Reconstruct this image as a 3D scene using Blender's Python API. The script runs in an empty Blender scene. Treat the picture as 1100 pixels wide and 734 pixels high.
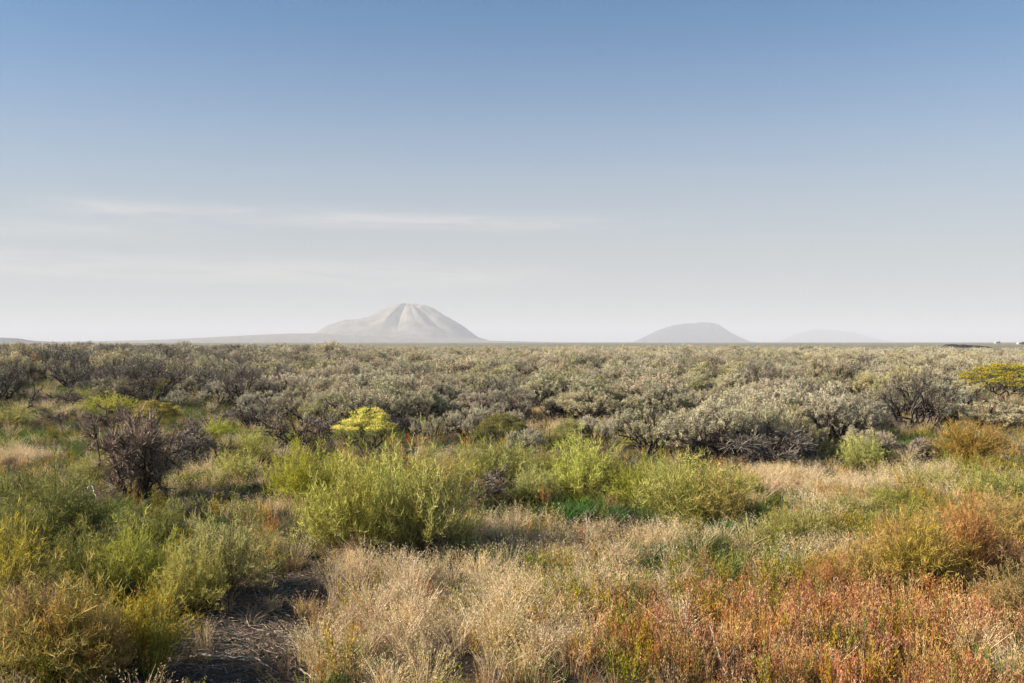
import bpy, math
import numpy as np

R = math.radians
C = bpy.context.scene.collection
SC = bpy.context.scene

# ------------------------------------------------------------------ camera, sky, sun, exposure
CAM_H = 2.5
FPX = 1069.4                     # focal length in pixels of the 1100 px wide photograph
HORIZ = 367.6
cam_d = bpy.data.cameras.new('camera')
cam_d.lens = 35.0; cam_d.sensor_width = 36.0
cam_d.clip_start = 0.1; cam_d.clip_end = 90000.0
cam = bpy.data.objects.new('camera', cam_d); C.objects.link(cam)
cam.location = (0, 0, CAM_H); cam.rotation_euler = (R(90) + math.atan((HORIZ - 367) / FPX), 0, 0)
SC.camera = cam
cam_d.dof.use_dof = False

SUN_AZ = R(-97)                  # measured from the view direction (+Y), negative = to the left
SUN_EL = R(26)
w = bpy.data.worlds.new('World'); SC.world = w; w.use_nodes = True
nt = w.node_tree; nt.nodes.clear()
def N(tree, t, **kw):
    n = tree.nodes.new(t)
    for k, v in kw.items(): setattr(n, k, v)
    return n
def math_node(tree, op, a, b=None, c=None, clamp=False):
    n = tree.nodes.new('ShaderNodeMath'); n.operation = op; n.use_clamp = clamp
    for i, v in enumerate((a, b, c)):
        if v is None: continue
        if isinstance(v, (int, float)): n.inputs[i].default_value = v
        else: tree.links.new(v, n.inputs[i])
    return n.outputs[0]
out = N(nt, 'ShaderNodeOutputWorld'); bg = N(nt, 'ShaderNodeBackground')
sky = N(nt, 'ShaderNodeTexSky', sky_type='NISHITA', sun_disc=False)
sky.sun_elevation = SUN_EL; sky.sun_rotation = SUN_AZ
sky.altitude = 1500.0; sky.air_density = 1.0; sky.dust_density = 1.0; sky.ozone_density = 1.3
bg.inputs['Strength'].default_value = 0.05
# thin cirrus high above the plain: streaks laid out by direction in the sky
tc = N(nt, 'ShaderNodeTexCoord'); sep = N(nt, 'ShaderNodeSeparateXYZ')
nt.links.new(tc.outputs['Generated'], sep.inputs[0])
az = math_node(nt, 'ARCTAN2', sep.outputs[0], sep.outputs[1])
el = math_node(nt, 'ARCSINE', sep.outputs[2])
elw = math_node(nt, 'ADD', el, math_node(nt, 'MULTIPLY', az, 0.012))
cmb = N(nt, 'ShaderNodeCombineXYZ')
nt.links.new(math_node(nt, 'MULTIPLY', az, 9.0), cmb.inputs[0])
nt.links.new(math_node(nt, 'MULTIPLY', elw, 110.0), cmb.inputs[1])
nz = N(nt, 'ShaderNodeTexNoise'); nz.inputs['Scale'].default_value = 1.0; nz.inputs['Detail'].default_value = 6.0
nz.inputs['Roughness'].default_value = 0.55; nz.inputs['Distortion'].default_value = 0.7
nt.links.new(cmb.outputs[0], nz.inputs['Vector'])
def band(c, wd, a0, a1, amp):
    g = math_node(nt, 'DIVIDE', math_node(nt, 'SUBTRACT', elw, c), wd)
    g = math_node(nt, 'EXPONENT', math_node(nt, 'MULTIPLY', math_node(nt, 'MULTIPLY', g, g), -1.0))
    s = N(nt, 'ShaderNodeMapRange', interpolation_type='SMOOTHSTEP'); nt.links.new(az, s.inputs[0])
    s.inputs[1].default_value = a0; s.inputs[2].default_value = a0 + 0.16
    e = N(nt, 'ShaderNodeMapRange', interpolation_type='SMOOTHSTEP'); nt.links.new(az, e.inputs[0])
    e.inputs[1].default_value = a1; e.inputs[2].default_value = a1 - 0.25
    return math_node(nt, 'MULTIPLY', math_node(nt, 'MULTIPLY', g, amp), math_node(nt, 'MULTIPLY', s.outputs[0], e.outputs[0]))
bands = math_node(nt, 'ADD', band(0.1195, 0.0085, -0.52, 0.20, 0.85), band(0.066, 0.013, -1.2, 0.12, 0.9))
bands = math_node(nt, 'ADD', bands, band(0.098, 0.008, -1.2, -0.22, 0.75))
nm = N(nt, 'ShaderNodeMapRange', interpolation_type='SMOOTHSTEP'); nt.links.new(nz.outputs[0], nm.inputs[0])
nm.inputs[1].default_value = 0.20; nm.inputs[2].default_value = 0.74
cl = math_node(nt, 'MULTIPLY', bands, math_node(nt, 'MULTIPLY', nm.outputs[0], 0.62), clamp=True)
mixc = N(nt, 'ShaderNodeMix', data_type='RGBA'); nt.links.new(cl, mixc.inputs[0])
tint = N(nt, 'ShaderNodeMix', data_type='RGBA', blend_type='MULTIPLY'); tint.inputs[0].default_value = 1.0
nt.links.new(sky.outputs[0], tint.inputs[6]); tint.inputs[7].default_value = (0.50, 0.94, 1.17, 1)
# the hazy lower sky: whiter towards the horizon
hq = math_node(nt, 'DIVIDE', math_node(nt, 'MAXIMUM', el, 0.0), 0.215); hz_ = math_node(nt, 'MULTIPLY', math_node(nt, 'EXPONENT', math_node(nt, 'MULTIPLY', math_node(nt, 'POWER', hq, 2.6), -1.0)), 0.85)
hm = N(nt, 'ShaderNodeMix', data_type='RGBA'); nt.links.new(hz_, hm.inputs[0]); nt.links.new(tint.outputs[2], hm.inputs[6]); hm.inputs[7].default_value = (5.2, 4.97, 4.66, 1)
nt.links.new(hm.outputs[2], mixc.inputs[6]); mixc.inputs[7].default_value = (7.6, 7.0, 6.5, 1)
nt.links.new(mixc.outputs[2], bg.inputs['Color']); nt.links.new(bg.outputs[0], out.inputs['Surface'])

sd = bpy.data.lights.new('sun', 'SUN'); sd.energy = 5.0; sd.angle = R(0.5); sd.color = (1.0, 0.885, 0.73)
sun = bpy.data.objects.new('sun', sd); C.objects.link(sun)
from mathutils import Vector
svec = Vector((math.cos(SUN_EL) * math.sin(SUN_AZ), math.cos(SUN_EL) * math.cos(SUN_AZ), math.sin(SUN_EL)))
sun.rotation_euler = svec.to_track_quat('Z', 'Y').to_euler(); sun.location = (-60, 15, 40)

SC.view_settings.view_transform = 'Standard'; SC.view_settings.look = 'None'
SC.view_settings.gamma = 1.0; SC.view_settings.use_curve_mapping = False
SC.view_settings.exposure = 1.17
SC.cycles.max_bounces = 6; SC.cycles.diffuse_bounces = 1; SC.cycles.glossy_bounces = 1
SC.cycles.transmission_bounces = 2; SC.cycles.volume_bounces = 0
SC.cycles.use_denoising = True

# ------------------------------------------------------------------ helpers
rng = np.random.default_rng(11)

def lattice(ix, iy, seed):
    h = (ix.astype(np.int64) * 374761393 + iy.astype(np.int64) * 668265263 + seed * 1442695041) & 0xFFFFFFFF
    h = ((h ^ (h >> 13)) * 1274126177) & 0xFFFFFFFF
    return ((h ^ (h >> 16)) & 0xFFFF) / 65535.0
def vnoise(x, y, s, seed=0):
    x = np.asarray(x, float) / s; y = np.asarray(y, float) / s
    ix = np.floor(x); iy = np.floor(y); fx = x - ix; fy = y - iy
    fx = fx * fx * (3 - 2 * fx); fy = fy * fy * (3 - 2 * fy)
    a = lattice(ix, iy, seed); b = lattice(ix + 1, iy, seed); c = lattice(ix, iy + 1, seed); d = lattice(ix + 1, iy + 1, seed)
    return a * (1 - fx) * (1 - fy) + b * fx * (1 - fy) + c * (1 - fx) * fy + d * fx * fy
def fbm(x, y, s, seed=0, o=3):
    v = 0; a = 0.5; t = 0
    for i in range(o):
        v = v + a * vnoise(x, y, s / 2 ** i, seed + i * 17); t += a; a *= 0.5
    return v / t
def terr(x, y):
    x = np.asarray(x, float); y = np.asarray(y, float)
    d = np.sqrt(x * x + y * y)
    far = np.clip((d - 20) / 80, 0, 1) * np.clip(1.6 - d / 1200, 0.0, 1)
    return 0.16 * (fbm(x, y, 4.0, 5) - 0.5) + far * 0.55 * (fbm(x, y, 70.0, 9) - 0.5)
def at(px, py):
    d = CAM_H * FPX / (py - HORIZ)
    return (px - 550.0) / FPX * d, d
def pix(x, y):
    return 550.0 + x / y * FPX, HORIZ + CAM_H * FPX / y

def tag(o, label=None, cat=None, group=None, kind=None):
    if label: o['label'] = label
    if cat: o['category'] = cat
    if group: o['group'] = group
    if kind: o['kind'] = kind
    return o

class MB:
    """collects triangles with a colour per vertex and a material index"""
    def __init__(s): s.v = []; s.c = []; s.t = []; s.m = []; s.n = 0
    def add(s, v, c, t, m=0):
        v = np.asarray(v, np.float32).reshape(-1, 3); t = np.asarray(t, np.int64).reshape(-1, 3)
        c = np.asarray(c, np.float32)
        if c.ndim == 1: c = np.tile(c, (len(v), 1))
        s.v.append(v); s.c.append(c[:, :3]); s.t.append(t + s.n); s.m.append(np.full(len(t), m, np.int32)); s.n += len(v)
    def mesh(s, name, mats, smooth=False):
        v = np.concatenate(s.v); c = np.concatenate(s.c); t = np.concatenate(s.t); m = np.concatenate(s.m)
        me = bpy.data.meshes.new(name)
        me.vertices.add(len(v)); me.vertices.foreach_set('co', v.ravel())
        me.loops.add(t.size); me.loops.foreach_set('vertex_index', t.ravel().astype(np.int32))
        me.polygons.add(len(t)); me.polygons.foreach_set('loop_start', np.arange(0, t.size, 3, dtype=np.int32))
        me.polygons.foreach_set('material_index', m)
        me.update(calc_edges=True)
        a = me.color_attributes.new('col', 'FLOAT_COLOR', 'POINT')
        a.data.foreach_set('color', np.hstack([c, np.ones((len(c), 1), np.float32)]).ravel())
        for mm in (mats if isinstance(mats, (list, tuple)) else [mats]): me.materials.append(mm)
        if smooth: me.polygons.foreach_set('use_smooth', np.ones(len(t), bool))
        return me

def unit(v): return v / np.maximum(np.linalg.norm(v, axis=-1, keepdims=True), 1e-9)
def vary(col, n, rg, amt=0.2, hue=0.08):
    """n colours round one colour: brightness and hue wander"""
    c = np.tile(np.asarray(col, float), (n, 1))
    c = c * (1 + amt * rg.normal(size=(n, 1))) * (1 + hue * rg.normal(size=(n, 3)))
    return np.clip(c, 0.004, 0.9)
def leaves(mb, p, d, l, wd, col, rg, m=0):
    """pointed blades: base p, direction d, length l, width wd"""
    n = len(p); d = unit(d); s = unit(np.cross(d, rg.normal(size=(n, 3))))
    l = np.broadcast_to(np.asarray(l, float), (n,))[:, None]; wd = np.broadcast_to(np.asarray(wd, float), (n,))[:, None]
    mid = p + d * l * 0.45
    v = np.stack([p, mid - s * wd / 2, p + d * l, mid + s * wd / 2], 1).reshape(-1, 3)
    b = np.arange(n)[:, None] * 4
    t = np.concatenate([b + [0, 1, 2], b + [0, 2, 3]], 1).reshape(-1, 3)
    mb.add(v, np.repeat(col, 4, 0), t, m)
def strips(mb, P, wd, col, rg, m=0):
    """ribbons along polylines P (n,k,3), widths wd (k,), colours (n,3) or (n,k,3)"""
    n, k, _ = P.shape
    tan = unit(P[:, -1] - P[:, 0]); s = unit(np.cross(tan, rg.normal(size=(n, 3))))[:, None, :]
    wv = np.asarray(wd, float); wv = wv[None, :, None] if wv.ndim == 1 else wv[:, :, None]
    v = np.stack([P - s * wv / 2, P + s * wv / 2], 2).reshape(-1, 3)
    b = (np.arange(n)[:, None] * k + np.arange(k - 1)[None, :]).reshape(-1, 1) * 2
    t = np.concatenate([b + [0, 1, 3], b + [0, 3, 2]], 1).reshape(-1, 3)
    col = np.asarray(col)
    if col.ndim == 2: col = np.repeat(col[:, None, :], k, 1)
    mb.add(v, np.repeat(col.reshape(-1, 3), 2, 0), t, m)
def tube(mb, pts, rad, col, sides=5, m=0):
    pts = np.asarray(pts, float); k = len(pts)
    tan = unit(np.gradient(pts, axis=0)); ref = np.array([0.31, 0.17, 0.93]); ref = np.where(abs(tan @ ref)[:, None] > 0.9, np.array([1.0, 0, 0]), ref)
    a = unit(np.cross(tan, ref)); b = np.cross(tan, a)
    th = np.linspace(0, 2 * np.pi, sides, endpoint=False)
    ring = a[:, None] * np.cos(th)[None, :, None] + b[:, None] * np.sin(th)[None, :, None]
    v = pts[:, None] + ring * np.asarray(rad)[:, None, None]
    t = []
    for i in range(k - 1):
        for j in range(sides):
            q = i * sides + j; r = i * sides + (j + 1) % sides
            t += [(q, r, q + sides), (r, r + sides, q + sides)]
    mb.add(v.reshape(-1, 3), np.asarray(col, float), t, m)
def wander(a, b, k, amt, rg, sag=0.0):
    """a crooked polyline from a to b"""
    t = np.linspace(0, 1, k)[:, None]; p = a + (b - a) * t
    j = rg.normal(size=(k, 3)) * amt; j[0] = 0; j[-1] = 0
    L = np.linalg.norm(b - a); p = p + j * L
    p[:, 2] += sag * L * (t[:, 0] * (1 - t[:, 0])) * 4
    return p

# ------------------------------------------------------------------ materials
def plant_mat(name, transl=0.25, var=0.25, rough=0.7, spec=0.15, hue=0.03):
    m = bpy.data.materials.new(name); m.use_nodes = True; t = m.node_tree; t.nodes.clear()
    o = N(t, 'ShaderNodeOutputMaterial'); at_ = N(t, 'ShaderNodeAttribute', attribute_name='col'); at_.attribute_type = 'GEOMETRY'
    oi = N(t, 'ShaderNodeObjectInfo'); hs = N(t, 'ShaderNodeHueSaturation')
    t.links.new(at_.outputs['Color'], hs.inputs['Color'])
    v = math_node(t, 'MULTIPLY_ADD', oi.outputs['Random'], 2 * var, 1 - var); t.links.new(v, hs.inputs['Value'])
    fr = math_node(t, 'FRACT', math_node(t, 'MULTIPLY', oi.outputs['Random'], 7.31))
    t.links.new(math_node(t, 'MULTIPLY_ADD', fr, 2 * hue, 0.5 - hue), hs.inputs['Hue'])
    fr2 = math_node(t, 'FRACT', math_node(t, 'MULTIPLY', oi.outputs['Random'], 23.7))
    t.links.new(math_node(t, 'MULTIPLY_ADD', fr2, 0.32, 0.88), hs.inputs['Saturation'])
    df = N(t, 'ShaderNodeBsdfPrincipled'); df.inputs['Roughness'].default_value = rough
    df.inputs['Specular IOR Level'].default_value = spec
    t.links.new(hs.outputs[0], df.inputs['Base Color'])
    if transl > 0:
        tr = N(t, 'ShaderNodeBsdfTranslucent'); t.links.new(hs.outputs[0], tr.inputs['Color'])
        mx = N(t, 'ShaderNodeMixShader'); mx.inputs[0].default_value = transl
        t.links.new(df.outputs[0], mx.inputs[1]); t.links.new(tr.outputs[0], mx.inputs[2]); t.links.new(mx.outputs[0], o.inputs[0])
    else: t.links.new(df.outputs[0], o.inputs[0])
    return m
M_SAGE = plant_mat('sage_leaf', 0.10, 0.20, 0.65, 0.2, 0.012)
M_GREEN = plant_mat('weed_green', 0.30, 0.15, 0.6, 0.2, 0.012)
M_GRASS = plant_mat('grass_blade', 0.28, 0.22, 0.75, 0.06, 0.012)
M_WOOD = plant_mat('weathered_bark', 0.0, 0.15, 0.9, 0.1, 0.01)

# ------------------------------------------------------------------ ground
def soil_material():
    m = bpy.data.materials.new('dry_soil'); m.use_nodes = True; t = m.node_tree
    b = t.nodes['Principled BSDF']; b.inputs['Roughness'].default_value = 0.95; b.inputs['Specular IOR Level'].default_value = 0.1
    g = N(t, 'ShaderNodeNewGeometry'); L = t.links.new
    def noise(scale, det=6, ro=0.6):
        n = N(t, 'ShaderNodeTexNoise'); n.inputs['Scale'].default_value = scale; n.inputs['Detail'].default_value = det; n.inputs['Roughness'].default_value = ro
        L(g.outputs['Position'], n.inputs['Vector']); return n.outputs[0]
    def ramp(f, stops):
        r = N(t, 'ShaderNodeValToRGB'); L(f, r.inputs[0]); e = r.color_ramp.elements
        while len(e) < len(stops): e.new(0.5)
        for i, (p, c) in enumerate(stops): e[i].position = p; e[i].color = (*c, 1)
        return r.outputs[0]
    def mix(f, a, c):
        x = N(t, 'ShaderNodeMix', data_type='RGBA'); L(f, x.inputs[0]) if not isinstance(f, float) else setattr(x.inputs[0], 'default_value', f)
        L(a, x.inputs[6]); L(c, x.inputs[7]); return x.outputs[2]
    near = ramp(noise(1.3, 8, 0.7), [(0.3, (0.035, 0.026, 0.020)), (0.5, (0.085, 0.062, 0.045)), (0.72, (0.20, 0.15, 0.11))])
    fine = ramp(noise(28, 6, 0.75), [(0.35, (0.03, 0.022, 0.017)), (0.55, (0.11, 0.08, 0.058)), (0.75, (0.28, 0.22, 0.155))])
    a = mix(0.5, near, fine)
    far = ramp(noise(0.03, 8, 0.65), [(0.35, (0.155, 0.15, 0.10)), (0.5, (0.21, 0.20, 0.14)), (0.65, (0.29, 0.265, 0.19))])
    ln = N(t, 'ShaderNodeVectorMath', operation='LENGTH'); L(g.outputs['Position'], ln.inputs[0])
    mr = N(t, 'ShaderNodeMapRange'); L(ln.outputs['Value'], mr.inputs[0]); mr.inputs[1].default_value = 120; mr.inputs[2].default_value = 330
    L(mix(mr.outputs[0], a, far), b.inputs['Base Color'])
    bp = N(t, 'ShaderNodeBump'); bp.inputs['Strength'].default_value = 0.8; bp.inputs['Distance'].default_value = 0.04
    L(noise(14, 8, 0.7), bp.inputs['Height']); L(bp.outputs[0], b.inputs['Normal'])
    return m
M_SOIL = soil_material()
def make_ground():
    rr = np.concatenate([[0.0], np.geomspace(1.0, 26000.0, 250)]); na = 300
    th = np.linspace(0, 2 * np.pi, na, endpoint=False)
    X = rr[1:, None] * np.sin(th); Y = rr[1:, None] * np.cos(th)
    x = np.concatenate([[0.0], X.ravel()]); y = np.concatenate([[0.0], Y.ravel()])
    v = np.stack([x, y, terr(x, y)], 1)
    t = [(0, 1 + (j + 1) % na, 1 + j) for j in range(na)]
    i = np.arange(len(rr) - 2)[:, None] * na + 1; j = np.arange(na)[None, :]; j2 = (j + 1) % na
    a = (i + j).ravel(); b = (i + j2).ravel(); c = a + na; d = b + na
    t = np.concatenate([np.array(t), np.stack([a, b, c], 1), np.stack([b, d, c], 1)])
    mb = MB(); mb.add(v, (0.5, 0.5, 0.5), t)
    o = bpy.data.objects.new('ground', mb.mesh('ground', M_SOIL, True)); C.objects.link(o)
    tag(o, 'dry brown soil of the flat desert plain', 'ground', None, 'structure')
make_ground()

def bare_patch():
    x0, y0 = at(474, 486); rg = np.random.default_rng(3); na = 48; rr = np.linspace(0, 1, 9)
    th = np.linspace(0, 2 * np.pi, na, endpoint=False); wob = 1 + .18 * np.sin(3 * th + 1) + .10 * np.sin(7 * th)
    X = x0 + rr[1:, None] * .95 * np.cos(th) * wob; Y = y0 + rr[1:, None] * 1.5 * np.sin(th) * wob
    x = np.concatenate([[x0], X.ravel()]); y = np.concatenate([[y0], Y.ravel()])
    z = terr(x, y) + .05 - .05 * np.concatenate([[0], np.repeat(rr[1:] ** 4, na)])
    i = np.arange(7)[:, None] * na + 1; j = np.arange(na)[None]; j2 = (j + 1) % na; a = (i + j).ravel(); b = (i + j2).ravel()
    t = np.concatenate([np.array([(0, 1 + q, 1 + (q + 1) % na) for q in range(na)]), np.stack([a, a + na, b], 1), np.stack([b, a + na, b + na], 1)])
    m = bpy.data.materials.new('pink_soil'); m.use_nodes = True; tt = m.node_tree; b_ = tt.nodes['Principled BSDF']; b_.inputs['Roughness'].default_value = .95
    n = N(tt, 'ShaderNodeTexNoise'); n.inputs['Scale'].default_value = 9; n.inputs['Detail'].default_value = 8; g = N(tt, 'ShaderNodeNewGeometry'); tt.links.new(g.outputs['Position'], n.inputs['Vector'])
    r_ = N(tt, 'ShaderNodeValToRGB'); tt.links.new(n.outputs[0], r_.inputs[0]); e = r_.color_ramp.elements; e[0].position = .38; e[0].color = (.17, .12, .09, 1); e[1].position = .62; e[1].color = (.42, .31, .25, 1)
    tt.links.new(r_.outputs[0], b_.inputs['Base Color'])
    bp = N(tt, 'ShaderNodeBump'); bp.inputs['Distance'].default_value = .03; tt.links.new(n.outputs[0], bp.inputs['Height']); tt.links.new(bp.outputs[0], b_.inputs['Normal'])
    mb = MB(); mb.add(np.stack([x, y, z], 1), (.5, .5, .5), t); o = bpy.data.objects.new('bare_soil', mb.mesh('bare_soil', m, True)); C.objects.link(o)
    tag(o, 'low mound of bare pinkish soil between the sagebrush and the green bushes', 'soil', None, 'structure')
bare_patch()

# ------------------------------------------------------------------ far hills
def hill_material(name, dark, pale):
    m = bpy.data.materials.new(name); m.use_nodes = True; t = m.node_tree; b = t.nodes['Principled BSDF']
    b.inputs['Roughness'].default_value = 0.95; b.inputs['Specular IOR Level'].default_value = 0.05
    g = N(t, 'ShaderNodeNewGeometry'); n = N(t, 'ShaderNodeTexNoise'); n.inputs['Scale'].default_value = 0.012; n.inputs['Detail'].default_value = 12
    n.inputs['Roughness'].default_value = 0.65
    mp = N(t, 'ShaderNodeMapping'); mp.inputs['Scale'].default_value = (1, 1, 0.35)
    t.links.new(g.outputs['Position'], mp.inputs[0]); t.links.new(mp.outputs[0], n.inputs['Vector'])
    r = N(t, 'ShaderNodeValToRGB'); t.links.new(n.outputs[0], r.inputs[0]); e = r.color_ramp.elements
    e[0].position = 0.38; e[0].color = (*dark, 1); e[1].position = 0.64; e[1].color = (*pale, 1)
    t.links.new(r.outputs[0], b.inputs['Base Color'])
    return m
def butte(name, label, D, cx, sil, gul, amp, depth, mat, seed, base=None):
    """a real hill: radial profiles to its left and right taken from the skyline, blended round it, with gullies"""
    sil = np.array(sil, float); u = (sil[:, 0] - 550) / FPX * D; hgt = np.maximum((HORIZ - sil[:, 1]) / FPX * D + CAM_H, 0)
    uc = (cx - 550) / FPX * D
    umin, umax = u[0], u[-1]
    rl, rr_ = uc - umin, umax - uc
    nr, na = 170, 420
    q = np.linspace(0, 1, nr)[:, None]; phi = np.linspace(0, 2 * np.pi, na, endpoint=False)[None, :]
    wl = 0.5 - 0.5 * np.cos(phi)                         # 0 = right, 1 = left
    PL = np.interp(uc - q * rl, u, hgt); PR = np.interp(uc + q * rr_, u, hgt)
    fr = np.abs(np.sin(phi))
    cone = np.max(hgt) * np.interp(q, [0, .10, .28, .55, .8, 1], [1, .96, .68, .31, .09, 0.0])
    side = PL * (wl > .5) + PR * (wl <= .5)
    h = side * (1 - fr ** 1.5) + np.minimum(cone, np.interp(q, [0, 1], [1, 0]) * 1e9) * fr ** 1.5
    rx = rl * (wl > .5) + rr_ * (wl <= .5)
    rad_x = rx * q * np.cos(phi); rad_y = -depth * q * np.sin(phi)
    ga = np.array(gul, float); deg = np.degrees(phi) + 5.0 * np.sin(q * 9 + seed) * q
    gv = np.interp(deg % 360, np.concatenate([ga[:, 0]]), ga[:, 1], period=360) + .55 * (fbm(deg + 0 * q, q * 6, 14, seed + 21, 3) - .5) * 2 * np.clip(q * 4, 0, 1)
    env = np.sin(np.clip(q * 1.25, 0, 1) * np.pi) ** 1.15
    h = h * (1 + amp * gv * env)
    x = uc + rad_x; y = D + rad_y
    h = h * (1 + 0.15 * (fbm(x * 1.6, y, 420, seed, 6) - 0.5) * env + .05 * (fbm(x, y, 90, seed + 2, 4) - .5))
    rd = np.abs(fbm(x + 200 * q, y, 260, seed + 5, 4) - .5) * 2; h = h * (1 - .06 * env * (1 - rd) ** 3)
    h[-1] = -12
    v = np.stack([x, y, np.broadcast_to(h - 1.5, x.shape)], 2).reshape(-1, 3)
    i = np.arange(nr - 1)[:, None] * na; j = np.arange(na)[None, :]; j2 = (j + 1) % na
    a = (i + j).ravel(); b = (i + j2).ravel(); c = a + na; d = b + na
    t = np.concatenate([np.stack([a, c, b], 1), np.stack([b, c, d], 1)])
    mb = MB(); mb.add(v, (0.4, 0.4, 0.4), t)
    o = bpy.data.objects.new(name, mb.mesh(name, mat, True)); C.objects.link(o)
    tag(o, label, 'hill', None, 'structure'); return o
M_H1 = hill_material('pale_grass_slope', (0.15, 0.135, 0.11), (0.30, 0.265, 0.215))
M_H2 = hill_material('dark_scrub_slope', (0.030, 0.045, 0.060), (0.085, 0.10, 0.11))  # dark scrub, with the blue of the distant air put into the colour
butte('hill', 'pale tan butte with shaded gullies, the tallest hill on the horizon', 8500, 437,
      [(318, 366.5), (338, 358.5), (353, 349), (371, 343.5), (393, 340.5), (409, 332), (420, 328.3), (433, 325.5), (445, 327), (458, 328.2), (476, 337.5), (495, 348.5), (513, 362), (528, 366.5), (536, 367.5)],
      [(0, 0), (6, .3), (14, -1.0), (24, 1.0), (38, .55), (46, -1.2), (60, .75), (84, .3), (96, -1.3), (114, .8), (135, .05), (150, .15), (165, -.1), (180, 0), (205, -.5), (230, .5), (260, -.6), (290, .7), (320, -.6), (340, .5)],
      0.13, 850, M_H1, 3)
butte('hill', 'blue-grey butte right of the middle, smooth with a steep right side', 12000, 758,
      [(680, 367.5), (687, 364.5), (705, 355.5), (723, 349.5), (750, 346.2), (766, 346.5), (772, 348.5), (783, 357), (802, 366.5), (808, 367.5)],
      [(0, 0), (40, .5), (60, -.6), (90, .4), (120, -.5), (150, .3), (180, 0), (240, .4), (300, -.4)], 0.10, 900, M_H2, 8)
butte('hill', 'faintest and farthest hill, a low pale blue hump on the right', 20500, 884,
      [(835, 367), (845, 364), (856, 358.6), (875, 353.5), (885, 355), (894, 354.3), (916, 356.6), (935, 362.7), (955, 367)],
      [(0, 0), (50, .6), (80, -.5), (120, .5), (180, 0), (250, .5), (310, -.5)], 0.12, 1300, M_H2, 5)
butte('hill', 'low dark rise cut off by the left edge of the horizon', 5200, -40,
      [(-220, 367.5), (-160, 363.5), (-90, 361.5), (-40, 361), (0, 362.4), (18, 363.2), (32, 365.6), (60, 367.5)],
      [(0, 0), (60, .5), (90, -.4), (130, .5), (180, 0), (270, .3)], 0.1, 350, M_H2, 6)
def long_slope(D, pts, label, dep, mat):
    p = np.array(pts, float); px = np.linspace(p[0, 0], p[-1, 0], 160)
    u = (px - 550) / FPX * D; h = np.maximum((HORIZ - np.interp(px, p[:, 0], p[:, 1])) / FPX * D + CAM_H, -3)
    q = np.linspace(-1, 1, 41); hh = h[None, :] * np.cos(q * np.pi / 2)[:, None] ** 1.3 - 1.5 + 3 * (np.abs(q) < .99)[:, None] - 3
    x = np.broadcast_to(u, hh.shape); y = np.broadcast_to(D + q[:, None] * dep, hh.shape)
    v = np.stack([x, y, hh + 3 * (fbm(x, y, 600, 4) - .5)], 2).reshape(-1, 3); n = 160
    i = np.arange(40)[:, None] * n; j = np.arange(n - 1)[None, :]; a = (i + j).ravel()
    mb = MB(); mb.add(v, (0.4, 0.4, 0.4), np.concatenate([np.stack([a, a + 1, a + n], 1), np.stack([a + 1, a + n + 1, a + n], 1)]))
    o = bpy.data.objects.new('slope', mb.mesh('slope', mat, True)); C.objects.link(o); tag(o, label, 'hill', None, 'structure')
long_slope(7600, [(-330, 367), (-100, 366), (60, 367.2), (130, 366.4), (200, 364.2), (270, 360.3), (312, 358.2), (345, 358.0), (420, 362), (500, 365.2), (600, 367.5)],
           'long pale slope rising gently to the foot of the tallest butte', 1500, M_H1)

# the air: pale even haze from the camera out past the farthest hill
def make_haze():
    me = bpy.data.meshes.new('haze')
    x0, x1, y0, y1, z0, z1 = -27500, 27500, -27500, 27500, -16, 365
    v = [(x0, y0, z0), (x1, y0, z0), (x1, y1, z0), (x0, y1, z0), (x0, y0, z1), (x1, y0, z1), (x1, y1, z1), (x0, y1, z1)]
    f = [(0, 3, 2, 1), (4, 5, 6, 7), (0, 1, 5, 4), (1, 2, 6, 5), (2, 3, 7, 6), (3, 0, 4, 7)]
    me.from_pydata(v, [], f); me.update()
    m = bpy.data.materials.new('haze_air'); m.use_nodes = True; t = m.node_tree; t.nodes.clear()
    o = N(t, 'ShaderNodeOutputMaterial'); pv = N(t, 'ShaderNodeVolumePrincipled')
    pv.inputs['Color'].default_value = (0.90, 0.93, 1.0, 1); pv.inputs['Density'].default_value = HAZE
    pv.inputs['Anisotropy'].default_value = 0.0
    t.links.new(pv.outputs[0], o.inputs['Volume']); me.materials.append(m)
    ob = bpy.data.objects.new('haze', me); C.objects.link(ob)
    tag(ob, 'thin pale haze over the plain, fading the far hills', 'haze', None, 'stuff')
HAZE = 1.15e-4
make_haze()

# ------------------------------------------------------------------ plants: one builder per kind
BARK = (0.10, 0.082, 0.072); BARK_DARK = (0.045, 0.036, 0.032); BARK_GREY = (0.22, 0.19, 0.17)

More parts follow.
